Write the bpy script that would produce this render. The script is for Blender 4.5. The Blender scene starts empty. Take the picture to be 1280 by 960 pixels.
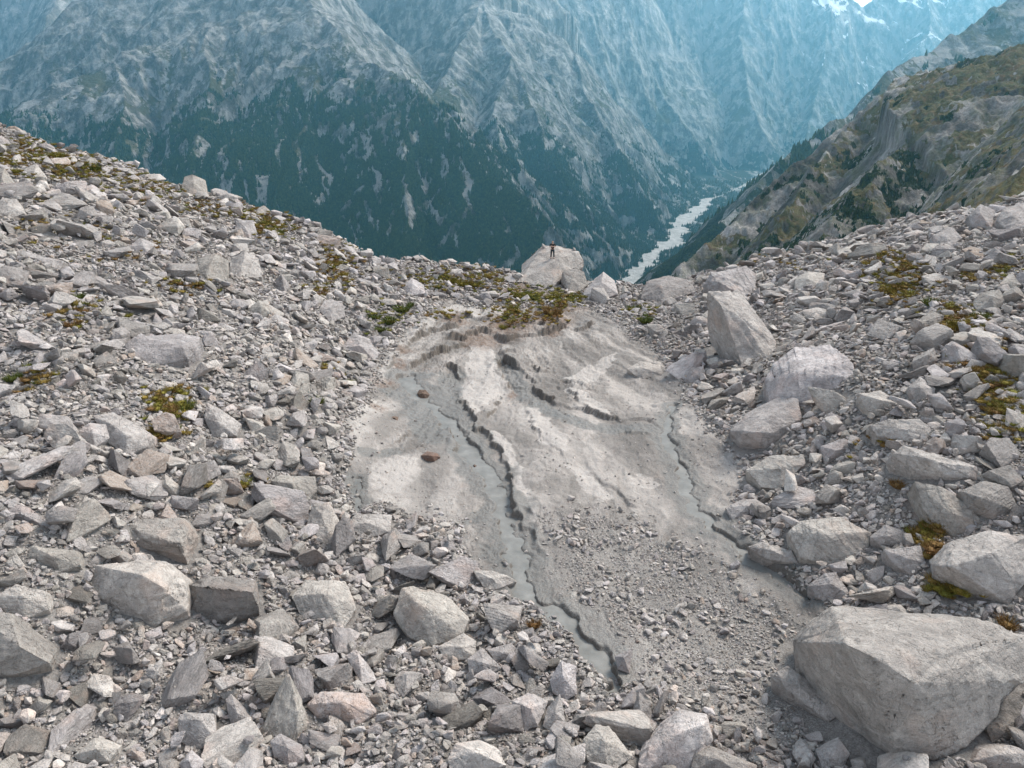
import bpy, bmesh, math, random
import numpy as np
from mathutils import Vector, Matrix
random.seed(7)
R = math.radians
scene = bpy.context.scene
COL = scene.collection

# ------------------------------------------------------------------ camera
CAM = np.array([0.0, 0.0, 15.0]); PITCH = R(20.0); FPX = 888.0     # focal length in pixels of a 1280 wide picture
cd = bpy.data.cameras.new('camera'); cam = bpy.data.objects.new('camera', cd); COL.objects.link(cam)
cam.location = CAM; cam.rotation_euler = (math.pi/2 - PITCH, 0, 0)
cd.sensor_width = 36.0; cd.lens = FPX/1280*36.0; cd.clip_start = 0.5; cd.clip_end = 60000
scene.camera = cam

# ------------------------------------------------------------------ world, sun, exposure
SUN_EL, SUN_AZ = R(46), R(48)            # azimuth measured from +Y towards +X
w = bpy.data.worlds.new('World'); scene.world = w; w.use_nodes = True
nt = w.node_tree; bg = nt.nodes['Background']
sky = nt.nodes.new('ShaderNodeTexSky'); sky.sky_type = 'NISHITA'; sky.sun_disc = False
sky.sun_elevation = SUN_EL; sky.sun_rotation = SUN_AZ; sky.altitude = 1900; sky.dust_density = 2.5
hs = nt.nodes.new('ShaderNodeHueSaturation'); hs.inputs['Saturation'].default_value = 0.34
nt.links.new(sky.outputs[0], hs.inputs['Color']); nt.links.new(hs.outputs[0], bg.inputs[0]); bg.inputs[1].default_value = 0.085
sd = bpy.data.lights.new('sun', 'SUN'); sun = bpy.data.objects.new('sun', sd); COL.objects.link(sun)
sd.energy = 1.5; sd.angle = R(20); sd.color = (1.0, 0.92, 0.83)
sv = Vector((math.sin(SUN_AZ)*math.cos(SUN_EL), math.cos(SUN_AZ)*math.cos(SUN_EL), math.sin(SUN_EL)))
sun.rotation_euler = sv.to_track_quat('Z', 'Y').to_euler(); sun.location = (20, 20, 60)
scene.view_settings.view_transform = 'Standard'; scene.view_settings.look = 'None'
scene.view_settings.exposure = 2.14; scene.view_settings.gamma = 1.0
scene.render.engine = 'CYCLES'
scene.cycles.use_denoising = True
scene.cycles.max_bounces = 6; scene.cycles.diffuse_bounces = 3; scene.cycles.glossy_bounces = 2
scene.cycles.transmission_bounces = 2; scene.cycles.volume_bounces = 1; scene.cycles.transparent_max_bounces = 4

# ------------------------------------------------------------------ numpy noise
def _h(ix, iy, iz, seed):
    h = (ix.astype(np.uint64)*np.uint64(374761393) + iy.astype(np.uint64)*np.uint64(668265263)
         + iz.astype(np.uint64)*np.uint64(1440662683) + np.uint64((seed*69069+12345) & 0xffffffff)) & np.uint64(0xffffffff)
    h = ((h ^ (h >> np.uint64(13)))*np.uint64(1274126177)) & np.uint64(0xffffffff)
    h = ((h ^ (h >> np.uint64(15)))*np.uint64(2246822519)) & np.uint64(0xffffffff)
    return h ^ (h >> np.uint64(16))
_A = np.arange(256)/256*2*np.pi; GX, GY = np.cos(_A), np.sin(_A)
def pn2(x, y, seed=0):
    x = np.asarray(x, float); y = np.asarray(y, float)
    fx = np.floor(x); fy = np.floor(y); ix = (fx+100000).astype(np.int64); iy = (fy+100000).astype(np.int64)
    dx = x-fx; dy = y-fy; u = dx*dx*dx*(dx*(dx*6-15)+10); v = dy*dy*dy*(dy*(dy*6-15)+10); z = np.zeros_like(ix)
    def g(a, b):
        k = (_h(ix+a, iy+b, z, seed) & np.uint64(255)).astype(np.int64)
        return GX[k]*(dx-a)+GY[k]*(dy-b)
    n0 = g(0, 0)*(1-u)+g(1, 0)*u; n1 = g(0, 1)*(1-u)+g(1, 1)*u
    return (n0*(1-v)+n1*v)*1.5
_G3 = np.random.RandomState(3).normal(size=(256, 3)); _G3 /= np.linalg.norm(_G3, axis=1)[:, None]
def pn3(p, seed=0):
    f = np.floor(p); i = (f+10000).astype(np.int64); d = p-f; w_ = d*d*d*(d*(d*6-15)+10); out = 0
    for a in (0, 1):
        for b in (0, 1):
            for c in (0, 1):
                k = (_h(i[:, 0]+a, i[:, 1]+b, i[:, 2]+c, seed) & np.uint64(255)).astype(np.int64)
                g = _G3[k]; dot = g[:, 0]*(d[:, 0]-a)+g[:, 1]*(d[:, 1]-b)+g[:, 2]*(d[:, 2]-c)
                wt = (w_[:, 0] if a else 1-w_[:, 0])*(w_[:, 1] if b else 1-w_[:, 1])*(w_[:, 2] if c else 1-w_[:, 2])
                out = out+dot*wt
    return out*1.5
def fbm2(x, y, oct=4, seed=0, gain=.5):
    a = 1; s = 0
    for o in range(oct): s = s+a*pn2(x, y, seed+o); a *= gain; x = x*2.03+11.3; y = y*2.03+5.7
    return s
def fbm3(p, oct=3, seed=0, gain=.5):
    a = 1; s = 0
    for o in range(oct): s = s+a*pn3(p, seed+o); a *= gain; p = p*2.03+7.1
    return s
def ridged2(x, y, oct=4, seed=0, gain=.5):
    a = 1; s = 0
    for o in range(oct): s = s+a*(1-2*np.abs(pn2(x, y, seed+o))); a *= gain; x = x*2.07+3.3; y = y*2.07+8.7
    return s
def sstep(a, b, x): t = np.clip((x-a)/(b-a), 0, 1); return t*t*(3-2*t)

# ------------------------------------------------------------------ picture <-> world
_fw = np.array([0, math.cos(PITCH), -math.sin(PITCH)]); _up = np.array([0, math.sin(PITCH), math.cos(PITCH)]); _rt = np.array([1., 0, 0])
def rdir(px, py):
    px = np.asarray(px, float); py = np.asarray(py, float)
    return _fw + ((px-640)/FPX)[..., None]*_rt + ((480-py)/FPX)[..., None]*_up
def unproj(px, py, t): return CAM + rdir(px, py)*np.asarray(t, float)[..., None]
def at_y(px, py, Y): d = rdir(px, py); return CAM + d*(np.asarray(Y, float)/d[..., 1])[..., None]
def proj(P):
    q = np.asarray(P, float)-CAM; t = q@_fw
    return 640+FPX*(q@_rt)/t, 480-FPX*(q@_up)/t, t

# ------------------------------------------------------------------ near ground: height function
_cp = [at_y(px, py, Y) for px, py, Y in [
    # skyline of the debris field
    (-120, 120, 62), (0, 172, 62), (125, 208, 62), (250, 250, 62), (330, 276, 62), (400, 296, 63), (460, 318, 64), (560, 334, 65), (620, 338, 66),
    (700, 352, 66), (780, 360, 66), (860, 352, 66), (930, 334, 65), (1000, 318, 64), (1100, 292, 63), (1200, 268, 62), (1290, 250, 62), (1400, 215, 62),
    (0, 400, 30), (0, 280, 42), (1280, 420, 31), (1280, 330, 43), (0, 600, 19.2), (1280, 600, 21), (-200, 620, 19), (1480, 620, 21),
    (220, 440, 31), (220, 330, 44), (200, 600, 22), (1120, 450, 31.5), (1120, 350, 46), (1100, 600, 23.5), (370, 400, 42), (380, 500, 31), (340, 620, 24)]]
for px, py, z in [(440, 640, .45), (600, 400, 1.0), (740, 400, 1.0), (480, 500, .6), (560, 460, .5), (850, 480, .6), (940, 600, .5), (700, 550, .35), (560, 620, .1),
                  (880, 680, .1), (700, 700, 0), (1010, 745, .1), (560, 760, .2), (760, 860, -.2), (640, 960, .3), (0, 960, 1.6), (240, 800, 1.0),
                  (1280, 960, .8), (1150, 800, 1.1), (400, 880, .6), (900, 940, .2), (640, 1400, .6), (0, 1400, 1.5), (1280, 1400, .8), (460, 420, 1.7), (940, 430, 1.9)]:
    d = rdir(px, py); _cp.append(CAM+d*((z-CAM[2])/d[2]))
_cp = np.array(_cp)
def _U(r2): return np.where(r2 > 1e-9, r2*np.log(r2+1e-12), 0)
_n = len(_cp); _K = _U(((_cp[:, None, :2]-_cp[None, :, :2])**2).sum(-1)) + np.eye(_n)*8.0
_P = np.c_[np.ones(_n), _cp[:, :2]]
_M = np.block([[_K, _P], [_P.T, np.zeros((3, 3))]])
_W = np.linalg.solve(_M, np.r_[_cp[:, 2], 0, 0, 0])
def tps(x, y):
    s = _W[_n]+_W[_n+1]*x+_W[_n+2]*y
    for i in range(_n): s = s+_W[i]*_U((x-_cp[i, 0])**2+(y-_cp[i, 1])**2)
    return s
RX = np.array([-90, -40, -12, 0, 12, 25, 45, 90]); RY = np.array([63, 63, 64.5, 66, 66, 65, 63, 63])
def base_h(x, y):
    r = np.interp(x, RX, RY)+1.2*pn2(x*.12, y*.02, 41)
    yc = np.minimum(y, r+1.0)
    z = tps(np.clip(x, -62, 66), np.maximum(yc, 6.0))
    return z - .75*np.maximum(0, y-r-.5)*sstep(0, 4, y-r)

_T = np.linspace(9, 110, 500)
def ground_hit(px, py, hf=None):
    px = np.atleast_1d(px).astype(float); py = np.atleast_1d(py).astype(float); hf = hf or base_h
    d = rdir(px, py); P = CAM+d[:, None, :]*_T[None, :, None]
    below = P[..., 2] < hf(P[..., 0], P[..., 1]); k = np.argmax(below, 1); k = np.where(below.any(1), np.maximum(k, 1), len(_T)-1)
    lo = _T[k-1].copy(); hi = _T[k].copy()
    for _ in range(12):
        m = (lo+hi)/2; Q = CAM+d*m[:, None]; b = Q[:, 2] < hf(Q[:, 0], Q[:, 1]); hi = np.where(b, m, hi); lo = np.where(b, lo, m)
    return CAM+d*hi[:, None]

# ------------------------------------------------------------------ silt basin: banks, channels, dry patches (as world polylines)
def wxy(pts): a = np.array(pts, float); return ground_hit(a[:, 0], a[:, 1])[:, :2]
def seg_dist(x, y, L):
    """distance to the polyline, signed side (left of travel +), position 0..1 along it, index of the nearest segment point"""
    best = np.full(x.shape, 1e9); side = np.zeros(x.shape); s = np.zeros(x.shape)
    ln = np.r_[0, np.cumsum(np.hypot(*np.diff(L, axis=0).T))]; tot = ln[-1]
    for i in range(len(L)-1):
        ax, ay = L[i]; bx, by = L[i+1]; vx, vy = bx-ax, by-ay; l2 = vx*vx+vy*vy
        t = np.clip(((x-ax)*vx+(y-ay)*vy)/l2, 0, 1); dx = x-ax-t*vx; dy = y-ay-t*vy; d = dx*dx+dy*dy
        m = d < best; best = np.where(m, d, best)
        side = np.where(m, np.sign(vx*(y-ay)-vy*(x-ax)), side); s = np.where(m, (ln[i]+t*(ln[i+1]-ln[i]))/tot, s)
    return np.sqrt(best), side, s
def poly_sd(x, y, Pn):
    """signed distance to polygon, positive inside"""
    ins = np.zeros(x.shape, bool); n = len(Pn)
    for i in range(n):
        ax, ay = Pn[i]; bx, by = Pn[(i+1) % n]
        if ay == by: continue
        ins ^= ((ay > y) != (by > y)) & (x < (bx-ax)*(y-ay)/(by-ay)+ax)
    d, _, _ = seg_dist(x, y, np.vstack([Pn, Pn[:1]]))
    return np.where(ins, d, -d)
BASIN = wxy([(600, 385), (560, 376), (525, 400), (495, 432), (470, 470), (446, 520), (436, 580), (440, 642), (490, 640), (560, 655), (590, 690), (622, 735), (660, 765),
             (700, 795), (735, 832), (765, 868), (800, 850), (850, 880), (920, 905), (990, 935), (1000, 870), (985, 800), (1032, 768), (1000, 722), (955, 690), (930, 655),
             (915, 620), (935, 585), (910, 560), (880, 520), (850, 480), (815, 430), (775, 405), (735, 385), (700, 382), (640, 384)])
GRAVEL = wxy([(668, 660), (730, 640), (800, 655), (870, 690), (950, 735), (1005, 775), (1050, 850), (1085, 940), (1000, 975), (900, 960), (800, 890), (745, 820), (705, 765), (685, 705)])
STREAMS = [  # (pixels, width m)
    ([(508, 470, 1.1), (514, 490, 1.3), (530, 503, .9), (545, 513, .8), (566, 535, .85), (583, 555, .95), (605, 582, .9), (620, 610, .8), (627, 640, .8), (634, 672, .85), (650, 705, .8), (659, 745, .75), (690, 764, .7),
      (712, 784, .75), (734, 812, .8), (756, 832, .7), (768, 862, .5)]),
    ([(842, 506, .3), (836, 525, .35), (831, 546, .42), (846, 572, .5), (856, 604, .58), (866, 632, .6), (897, 664, .6), (936, 694, .6), (980, 724, .5), (1010, 750, .4)]),
    ([(448, 598, .2), (445, 615, .25), (447, 632, .28), (443, 650, .22)])]
STREAMS = [(wxy([p[:2] for p in S]), np.array([p[2] for p in S])) for S in STREAMS]
SCARPS = [  # pixels, height, fade length, side of the high ground (+1 left of travel)
    ([(566, 491), (590, 522), (594, 533), (613, 548), (627, 565), (633, 589), (640, 606), (641, 640), (659, 660), (677, 690), (682, 705)], .55, 1.1, 1),
    ([(622, 441), (623, 461), (628, 475), (642, 494), (623, 501), (613, 518), (596, 532)], .38, .9, -1),
    ([(624, 438), (640, 453), (666, 476), (670, 491), (694, 507), (734, 515), (761, 525), (805, 525), (828, 536)], .5, 1.1, 1),
    ([(508, 463), (529, 447), (556, 438), (584, 428)], .42, .8, 1),
    ([(513, 424), (541, 414), (580, 409)], .36, .7, 1),
    ([(533, 430), (568, 423), (590, 418), (607, 413), (620, 419), (633, 424), (660, 420), (690, 414), (708, 400)], .5, .9, 1),
    ([(560, 402), (585, 396), (610, 402)], .3, .6, 1),
    ([(668, 409), (690, 403), (706, 402)], .35, .5, 1),
    ([(709, 413), (725, 411), (742, 404)], .42, .5, 1),
    ([(622, 441), (632, 442), (648, 438)], .5, .5, 1),
    ([(551, 458), (562, 457), (572, 466), (573, 476)], .6, .45, 1),
    ([(637, 451), (654, 466), (668, 477)], .22, .4, 1),
    ([(648, 453), (662, 456), (678, 469)], .45, .4, 1),
    ([(695, 482), (709, 490), (721, 498), (737, 516)], .36, .7, 1),
    ([(703, 476), (724, 484), (752, 494), (767, 496)], .20, .5, 1),
    ([(475, 556), (495, 549), (516, 537)], .26, .5, 1),
    ([(549, 552), (553, 543), (562, 534)], .24, .4, -1),
    ([(640, 480), (652, 484), (660, 492)], .14, .3, 1),
    ([(480, 505), (492, 480), (505, 462)], .25, .5, 1),
    ([(700, 572), (735, 590), (765, 612), (800, 640)], .14, .8, 1),
    ([(657, 512), (668, 540), (690, 562), (715, 578)], .16, .7, 1),
    ([(776, 539), (805, 545), (828, 549)], .16, .4, 1),
    ([(480, 470), (500, 440), (530, 412), (560, 400)], .22, .7, 1),
    ([(650, 640), (700, 655), (760, 690)], .12, .6, 1)]
SCARPS = [(wxy(p), h, l, s) for p, h, l, s in SCARPS]
WETS = [(wxy(p), w_) for p, w_ in [([(628, 447), (642, 470), (655, 492), (675, 508), (702, 524), (740, 534), (790, 536), (828, 540)], .75), ([(508, 468), (514, 490), (528, 510), (548, 545)], 1.5), ([(450, 560), (480, 565), (500, 558)], .4), ([(565, 470), (560, 500), (585, 545), (600, 580)], 1.0)]]
PALE = [wxy(p) for p in [
    [(585, 432), (618, 437), (623, 475), (632, 490), (612, 505), (595, 528), (575, 500), (570, 485), (582, 465)],
    [(703, 474), (771, 441), (772, 451), (742, 477), (724, 485)],
    [(656, 511), (672, 513), (694, 536), (717, 566), (700, 573), (676, 558), (662, 535)],
    [(602, 542), (620, 540), (640, 560), (655, 590), (662, 640), (680, 662), (655, 650), (645, 606), (630, 568)],
    [(780, 593), (805, 595), (832, 608), (815, 614), (790, 606)],
    [(450, 575), (480, 560), (520, 560), (540, 590), (505, 622), (455, 618)],
    [(560, 378), (620, 375), (640, 392), (600, 402), (550, 402), (535, 390)],
    [(440, 560), (470, 500), (505, 445), (540, 405), (525, 398), (488, 432), (460, 480), (440, 520)],
    [(705, 580), (740, 592), (770, 625), (750, 632), (715, 600)],
    [(697, 486), (717, 497), (735, 514), (765, 524), (745, 500), (715, 486)],
    [(880, 700), (950, 730), (985, 765), (960, 790), (900, 730)]]]
def taper(s): return sstep(0, .12, s)*(1-sstep(.88, 1, s))
_S0 = wxy([(640, 415)])[0]
def wobble(x, y, a=.25, f=1.3, seed=60): return x+a*pn2(x*f, y*f, seed)+a*.4*pn2(x*f*3, y*f*3, seed+1), y+a*pn2(x*f, y*f, seed+2)+a*.4*pn2(x*f*3, y*f*3, seed+3)
_cut = [.09, .09, .02]
def _levels(L, cut):
    z = base_h(L[:, 0], L[:, 1])-cut
    for _ in range(3): z[1:-1] = (z[:-2]+z[2:]+2*z[1:-1])/4
    return np.minimum.accumulate(z)
LEVELS = [_levels(L, c) for (L, wd), c in zip(STREAMS, _cut)]
def along(L): a = np.r_[0, np.cumsum(np.hypot(*np.diff(L, axis=0).T))]; return a/a[-1]
def mud_h(x, y, b):
    """height in the basin; returns z and masks"""
    x = np.asarray(x, float); y = np.asarray(y, float)
    sdB = poly_sd(x, y, BASIN); wx, wy = wobble(x, y, .22, 1.3)
    z = b.copy()
    inb = sstep(-1.2, .3, sdB)
    th = np.arctan2(wx-_S0[0], _S0[1]+14-wy); rr = np.hypot(wx-_S0[0], wy-_S0[1]-14)
    z += inb*(.05*fbm2(th*26, rr*.25, 3, 70)+.018*ridged2(th*70, rr*.22, 2, 71)+.02*fbm2(wx*2.2, wy*2.2, 3, 72)+.16*pn2(th*9, rr*.12, 74)+.045*ridged2(th*26+.6*pn2(wx*.2, wy*.2, 76), rr*.10, 2, 75))
    ter = fbm2(wx*.22, wy*.22, 3, 80)*1.1+wy*.035                                  # old water lines: small terraces
    tt = ter*15; f = tt-np.floor(tt); z += inb*1.25*(.6+1.0*sstep(34, 48, y))*((np.floor(tt)+sstep(.72, .98, f))-tt)/15*(.6+.8*pn2(x*.3, y*.3, 96))
    for L, h, l, s in SCARPS:
        m = (np.abs(x-L[:, 0].mean()) < 14) & (np.abs(y-L[:, 1].mean()) < 16)
        d, sd_, t = seg_dist(wx[m], wy[m], L); q = sd_*s*d; hh = .56*h*(1+1.0*sstep(36, 48, y[m]))*taper(t)*np.clip(.85+1.1*pn2(x[m]*.55, y[m]*.55, 90)+.4*pn2(x[m]*2, y[m]*2, 91), .2, 1.6)
        q = q+.16*pn2(x[m]*1.7, y[m]*1.7, 97)+.05*pn2(x[m]*6, y[m]*6, 98); st_ = sstep(-.11, .03, q)
        z[m] += hh*(st_*.62*np.exp(-np.maximum(q, 0)/(l*1.6))-(1-st_)*.38*np.exp(np.minimum(q, 0)/l))
    wet = np.zeros_like(z)
    for (L, wd), LV in zip(STREAMS, LEVELS):
        d, _, t = seg_dist(wx, wy, L); ww = np.interp(t, along(L), wd); lv = np.interp(t, along(L), LV); ww = ww*.62*(1+.8*pn2(x*.7, y*.7, 95)+.35*pn2(x*2.2, y*2.2, 94)); k = 1-sstep(ww*.45, ww*.85, d)
        lev = sstep(ww*.55, ww*.8, d)*(1-sstep(ww*1.1+.3, ww*1.6+.9, d)); z = np.where(lev > 0, z*(1-lev)+lev*np.maximum(z, lv+.035), z)
        z = z*(1-k)+k*np.minimum(z, lv-.06); wet = np.maximum(wet, 1-sstep(ww*.6, ww*2.2+.5, d))
    for L, wd in WETS:
        d, _, t = seg_dist(wx, wy, L); wet = np.maximum(wet, .8*(1-sstep(wd*.4, wd*1.2, d+.25*pn2(x*1.5, y*1.5, 99))))
    return z, sdB, wet
def ground_all(x, y):
    x = np.asarray(x, float); y = np.asarray(y, float); sh = x.shape; x = x.ravel(); y = y.ravel()
    b = base_h(x, y); z, sdB, wet = mud_h(x, y, b)
    out = 1-sstep(-1.5, .2, sdB)
    z = z+out*(.35*pn2(x*.16, y*.16, 21)+.22*pn2(x*.42, y*.42, 22)+.10*pn2(x*1.1, y*1.1, 23))*sstep(2, 9, y)+.018*pn2(x*3.1, y*3.1, 24)+.009*pn2(x*8, y*8, 25)
    return z.reshape(sh), sdB.reshape(sh), wet.reshape(sh)

# ------------------------------------------------------------------ material helpers
class NT:
    def __init__(s, name):
        s.m = bpy.data.materials.new(name); s.m.use_nodes = True; s.t = s.m.node_tree; s.b = s.t.nodes['Principled BSDF']; s.out = s.t.nodes['Material Output']
    def n(s, typ, ins=None, **kw):
        nd = s.t.nodes.new(typ)
        for k, v in kw.items(): setattr(nd, k, v)
        for k, v in (ins or {}).items(): s.set(nd.inputs[k], v)
        return nd
    def set(s, sock, v):
        if isinstance(v, bpy.types.NodeSocket): s.t.links.new(v, sock)
        else: sock.default_value = v
    def noise(s, vec, scale, detail=4, rough=.55, dist=0, out='Fac'):
        return s.n('ShaderNodeTexNoise', {'Vector': vec, 'Scale': scale, 'Detail': detail, 'Roughness': rough, 'Distortion': dist}).outputs[out]
    def ramp(s, fac, stops):
        r = s.n('ShaderNodeValToRGB', {'Fac': fac}); e = r.color_ramp.elements
        while len(e) < len(stops): e.new(.5)
        for i, (p, c) in enumerate(stops): e[i].position = p; e[i].color = (*c, 1) if len(c) == 3 else c
        return r.outputs[0]
    def rng(s, fac, a, b, c=0., d=1.): return s.n('ShaderNodeMapRange', {'Value': fac, 'From Min': a, 'From Max': b, 'To Min': c, 'To Max': d}).outputs[0]
    def mix(s, fac, a, b, mode='MIX'):
        nd = s.t.nodes.new('ShaderNodeMix'); nd.data_type = 'RGBA'; nd.blend_type = mode
        s.set(nd.inputs[0], fac); s.set(nd.inputs[6], a if not isinstance(a, tuple) else (*a, 1)); s.set(nd.inputs[7], b if not isinstance(b, tuple) else (*b, 1)); return nd.outputs[2]
    def math(s, op, a, b=0., c=None):
        nd = s.t.nodes.new('ShaderNodeMath'); nd.operation = op; s.set(nd.inputs[0], a); s.set(nd.inputs[1], b)
        if c is not None: s.set(nd.inputs[2], c)
        return nd.outputs[0]
    def attr(s, name): return s.n('ShaderNodeAttribute', attribute_name=name)
    def pos(s): return s.n('ShaderNodeNewGeometry').outputs['Position']
    def bump(s, h, strength=.5, dist=.1, prev=None):
        ins = {'Height': h, 'Strength': strength, 'Distance': dist}
        if prev is not None: ins['Normal'] = prev
        return s.n('ShaderNodeBump', ins).outputs[0]

def mat_rock(name, world=True, tint=(1.0, .95, .928), gain=.80):
    """broken grey gneiss: mottled, veined, faintly banded; 'tone' attribute varies it from rock to rock"""
    k = NT(name)
    vec = k.pos() if world else k.n('ShaderNodeTexCoord').outputs['Object']
    tone = k.attr('tone').outputs['Fac'] if world else k.n('ShaderNodeAttribute', attribute_name='tone', attribute_type='OBJECT').outputs['Fac']
    sh = k.n('ShaderNodeVectorMath', {0: vec, 1: k.n('ShaderNodeCombineXYZ', {'X': k.math('MULTIPLY', tone, 91.), 'Y': k.math('MULTIPLY', tone, 37.), 'Z': 0.}).outputs[0]}, operation='ADD').outputs[0]
    big = k.noise(sh, 1.1, 4, .6); med = k.noise(sh, 5.5, 5, .65); fine = k.noise(sh, 38, 3, .7)
    c = k.ramp(big, [(.28, (.255, .240, .232)), (.5, (.395, .375, .365)), (.74, (.545, .52, .505))])
    c = k.mix(k.rng(med, .35, .7, 0, .55), c, (.25, .24, .235))
    pink = k.rng(k.noise(sh, .8, 3, .5), .55, .72, 0, .6); c = k.mix(pink, c, (.46, .375, .335))
    c = k.mix(.55, c, k.ramp(fine, [(.3, (.30, .30, .30)), (.5, (.5, .5, .5)), (.7, (.74, .74, .74))]), 'OVERLAY')
    # banding stretched across each rock, and pale quartz veins
    st = k.n('ShaderNodeMapping', {'Vector': sh, 'Scale': (.6, 1.1, 5.5), 'Rotation': (.35, .5, .2)}).outputs[0]
    band = k.noise(st, 2.2, 4, .6, .4); c = k.mix(k.rng(band, .54, .66, 0, .35), c, (.235, .225, .22)); c = k.mix(k.rng(band, .42, .32, 0, .35), c, (.56, .535, .515))
    vn = k.math('ABSOLUTE', k.math('SUBTRACT', k.noise(sh, .5, 1.5, .4, .2), .5)); c = k.mix(k.rng(vn, .009, 0, 0, .28), c, (.60, .58, .56))
    lich = k.rng(k.noise(sh, 9, 3, .6), .63, .74, 0, .5); c = k.mix(lich, c, (.19, .185, .175))
    br = k.rng(tone, 0, 1, .60, 1.50)
    c = k.mix(1., c, k.n('ShaderNodeCombineXYZ', {'X': br, 'Y': br, 'Z': k.math('MULTIPLY', br, k.rng(k.math('FRACT', k.math('MULTIPLY', tone, 17.3)), 0, 1, .93, 1.02))}).outputs[0], 'MULTIPLY')
    rust = k.math('MULTIPLY', k.rng(k.math('FRACT', k.math('MULTIPLY', tone, 53.7)), .90, .95, 0, .38), k.rng(med, .35, .6, .3, 1)); c = k.mix(rust, c, (.40, .26, .17))
    c = k.mix(1., c, tuple(v*gain for v in tint), 'MULTIPLY')
    k.set(k.b.inputs['Base Color'], c); k.b.inputs['Roughness'].default_value = .88; k.b.inputs['Specular IOR Level'].default_value = .25
    crack = k.math('ABSOLUTE', k.math('SUBTRACT', k.noise(sh, 1.6, 4, .55, .5), .5)); crack = k.rng(crack, 0, .022, 0, 1)
    nb = k.bump(crack, .6, .07); nb = k.bump(med, .9, .11, nb); nb = k.bump(band, .6, .06, nb); nb = k.bump(k.noise(sh, 14, 4, .7), .8, .035, nb); nb = k.bump(fine, .7, .014, nb)
    k.set(k.b.inputs['Normal'], nb)
    return k.m
M_ROCK = mat_rock('rock_debris'); M_BOULDER = mat_rock('boulder_rock', False)

def mat_ground():
    k = NT('silt_and_scree'); P = k.pos(); basin = k.attr('basin').outputs['Fac']; wet = k.attr('wet').outputs['Fac']; pale = k.attr('pale').outputs['Fac']; soil = k.attr('soil').outputs['Fac']
    streak = k.attr('streak').outputs['Fac']; grv = k.attr('gravel').outputs['Fac']
    n1 = k.noise(P, .45, 5, .6); n2 = k.noise(P, 3.2, 5, .65); n3 = k.noise(P, 26, 3, .7)
    silt = k.ramp(streak, [(.20, (.160, .149, .138)), (.42, (.240, .224, .208)), (.58, (.310, .289, .269)), (.78, (.42, .393, .366))])
    silt = k.mix(k.rng(n1, .35, .65, 0, .35), silt, (.235, .222, .212))
    pm = k.rng(k.math('ADD', k.math('ADD', pale, k.rng(n2, .3, .7, -.1, .1)), k.rng(streak, .2, .8, -.12, .12)), .35, .65, 0, 1)
    silt = k.mix(k.math('MULTIPLY', pm, .75), silt, (.47, .442, .415))
    silt = k.mix(k.rng(k.noise(P, 1.1, 4, .6), .6, .75, 0, .35), silt, (.315, .262, .225))
    wm = k.rng(k.math('ADD', wet, k.rng(n2, .3, .7, -.12, .12)), .2, .6, 0, 1)
    silt = k.mix(k.math('MULTIPLY', wm, .82), silt, (.138, .136, .128))
    scree = k.ramp(k.noise(P, 6, 6, .8), [(.3, (.10, .095, .09)), (.5, (.21, .198, .187)), (.7, (.35, .33, .31))])
    c = k.mix(basin, scree, silt)
    gr = k.ramp(n3, [(.32, (.12, .113, .105)), (.5, (.24, .228, .215)), (.68, (.40, .385, .365))]); c = k.mix(k.math('MULTIPLY', grv, .65), c, gr)
    c = k.mix(k.math('MULTIPLY', soil, k.rng(n2, .35, .6, .3, 1)), c, (.165, .105, .072))
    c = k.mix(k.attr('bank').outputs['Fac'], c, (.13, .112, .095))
    c = k.mix(.45, c, k.ramp(n3, [(.3, (.25, .25, .25)), (.5, (.5, .5, .5)), (.7, (.75, .75, .75))]), 'OVERLAY'); c = k.mix(1., c, (.76, .738, .722), 'MULTIPLY')
    k.set(k.b.inputs['Base Color'], c); k.set(k.b.inputs['Roughness'], k.rng(wm, 0, 1, .93, .55)); k.b.inputs['Specular IOR Level'].default_value = .3
    nb = k.bump(n2, .7, .06); nb = k.bump(k.noise(P, 9, 4, .7), .8, .04, nb); nb = k.bump(n3, .9, .02, nb); nb = k.bump(streak, .6, .10, nb); k.set(k.b.inputs['Normal'], nb)
    return k.m
M_GROUND = mat_ground()
def mat_water():
    k = NT('silty_water'); P = k.pos(); n = k.noise(P, 1.6, 4, .6); f = k.noise(P, 14, 3, .6, .5)
    c = k.ramp(n, [(.3, (.125, .124, .116)), (.55, (.175, .172, .161)), (.75, (.225, .218, .203))]); k.set(k.b.inputs['Base Color'], c)
    k.b.inputs['Roughness'].default_value = .42; k.b.inputs['IOR'].default_value = 1.33; k.b.inputs['Specular IOR Level'].default_value = .22
    k.set(k.b.inputs['Normal'], k.bump(f, .25, .02, k.bump(n, .2, .08))); return k.m
M_WATER = mat_water()

def mesh_np(name, V, F, mat, attrs=None, smooth=True, parent=None):
    """V (n,3); F (m,k) same-size faces or a list of such arrays"""
    Fs = F if isinstance(F, list) else [F]
    me = bpy.data.meshes.new(name); nl = sum(f.size for f in Fs); nf = sum(len(f) for f in Fs)
    me.vertices.add(len(V)); me.vertices.foreach_set('co', np.ascontiguousarray(V, np.float32).ravel())
    me.loops.add(nl); me.loops.foreach_set('vertex_index', np.concatenate([f.ravel() for f in Fs]).astype(np.int32))
    cnt = np.concatenate([np.full(len(f), f.shape[1]) for f in Fs]); me.polygons.add(nf)
    me.polygons.foreach_set('loop_start', np.r_[0, np.cumsum(cnt)[:-1]].astype(np.int32))
    me.update(calc_edges=True)
    me.polygons.foreach_set('use_smooth', np.full(nf, smooth, bool))
    for k_, a in (attrs or {}).items():
        at = me.attributes.new(k_, 'FLOAT', 'POINT'); at.data.foreach_set('value', np.ascontiguousarray(a, np.float32).ravel())
    if mat: me.materials.append(mat)
    o = bpy.data.objects.new(name, me); COL.objects.link(o); o.parent = parent
    return o
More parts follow.
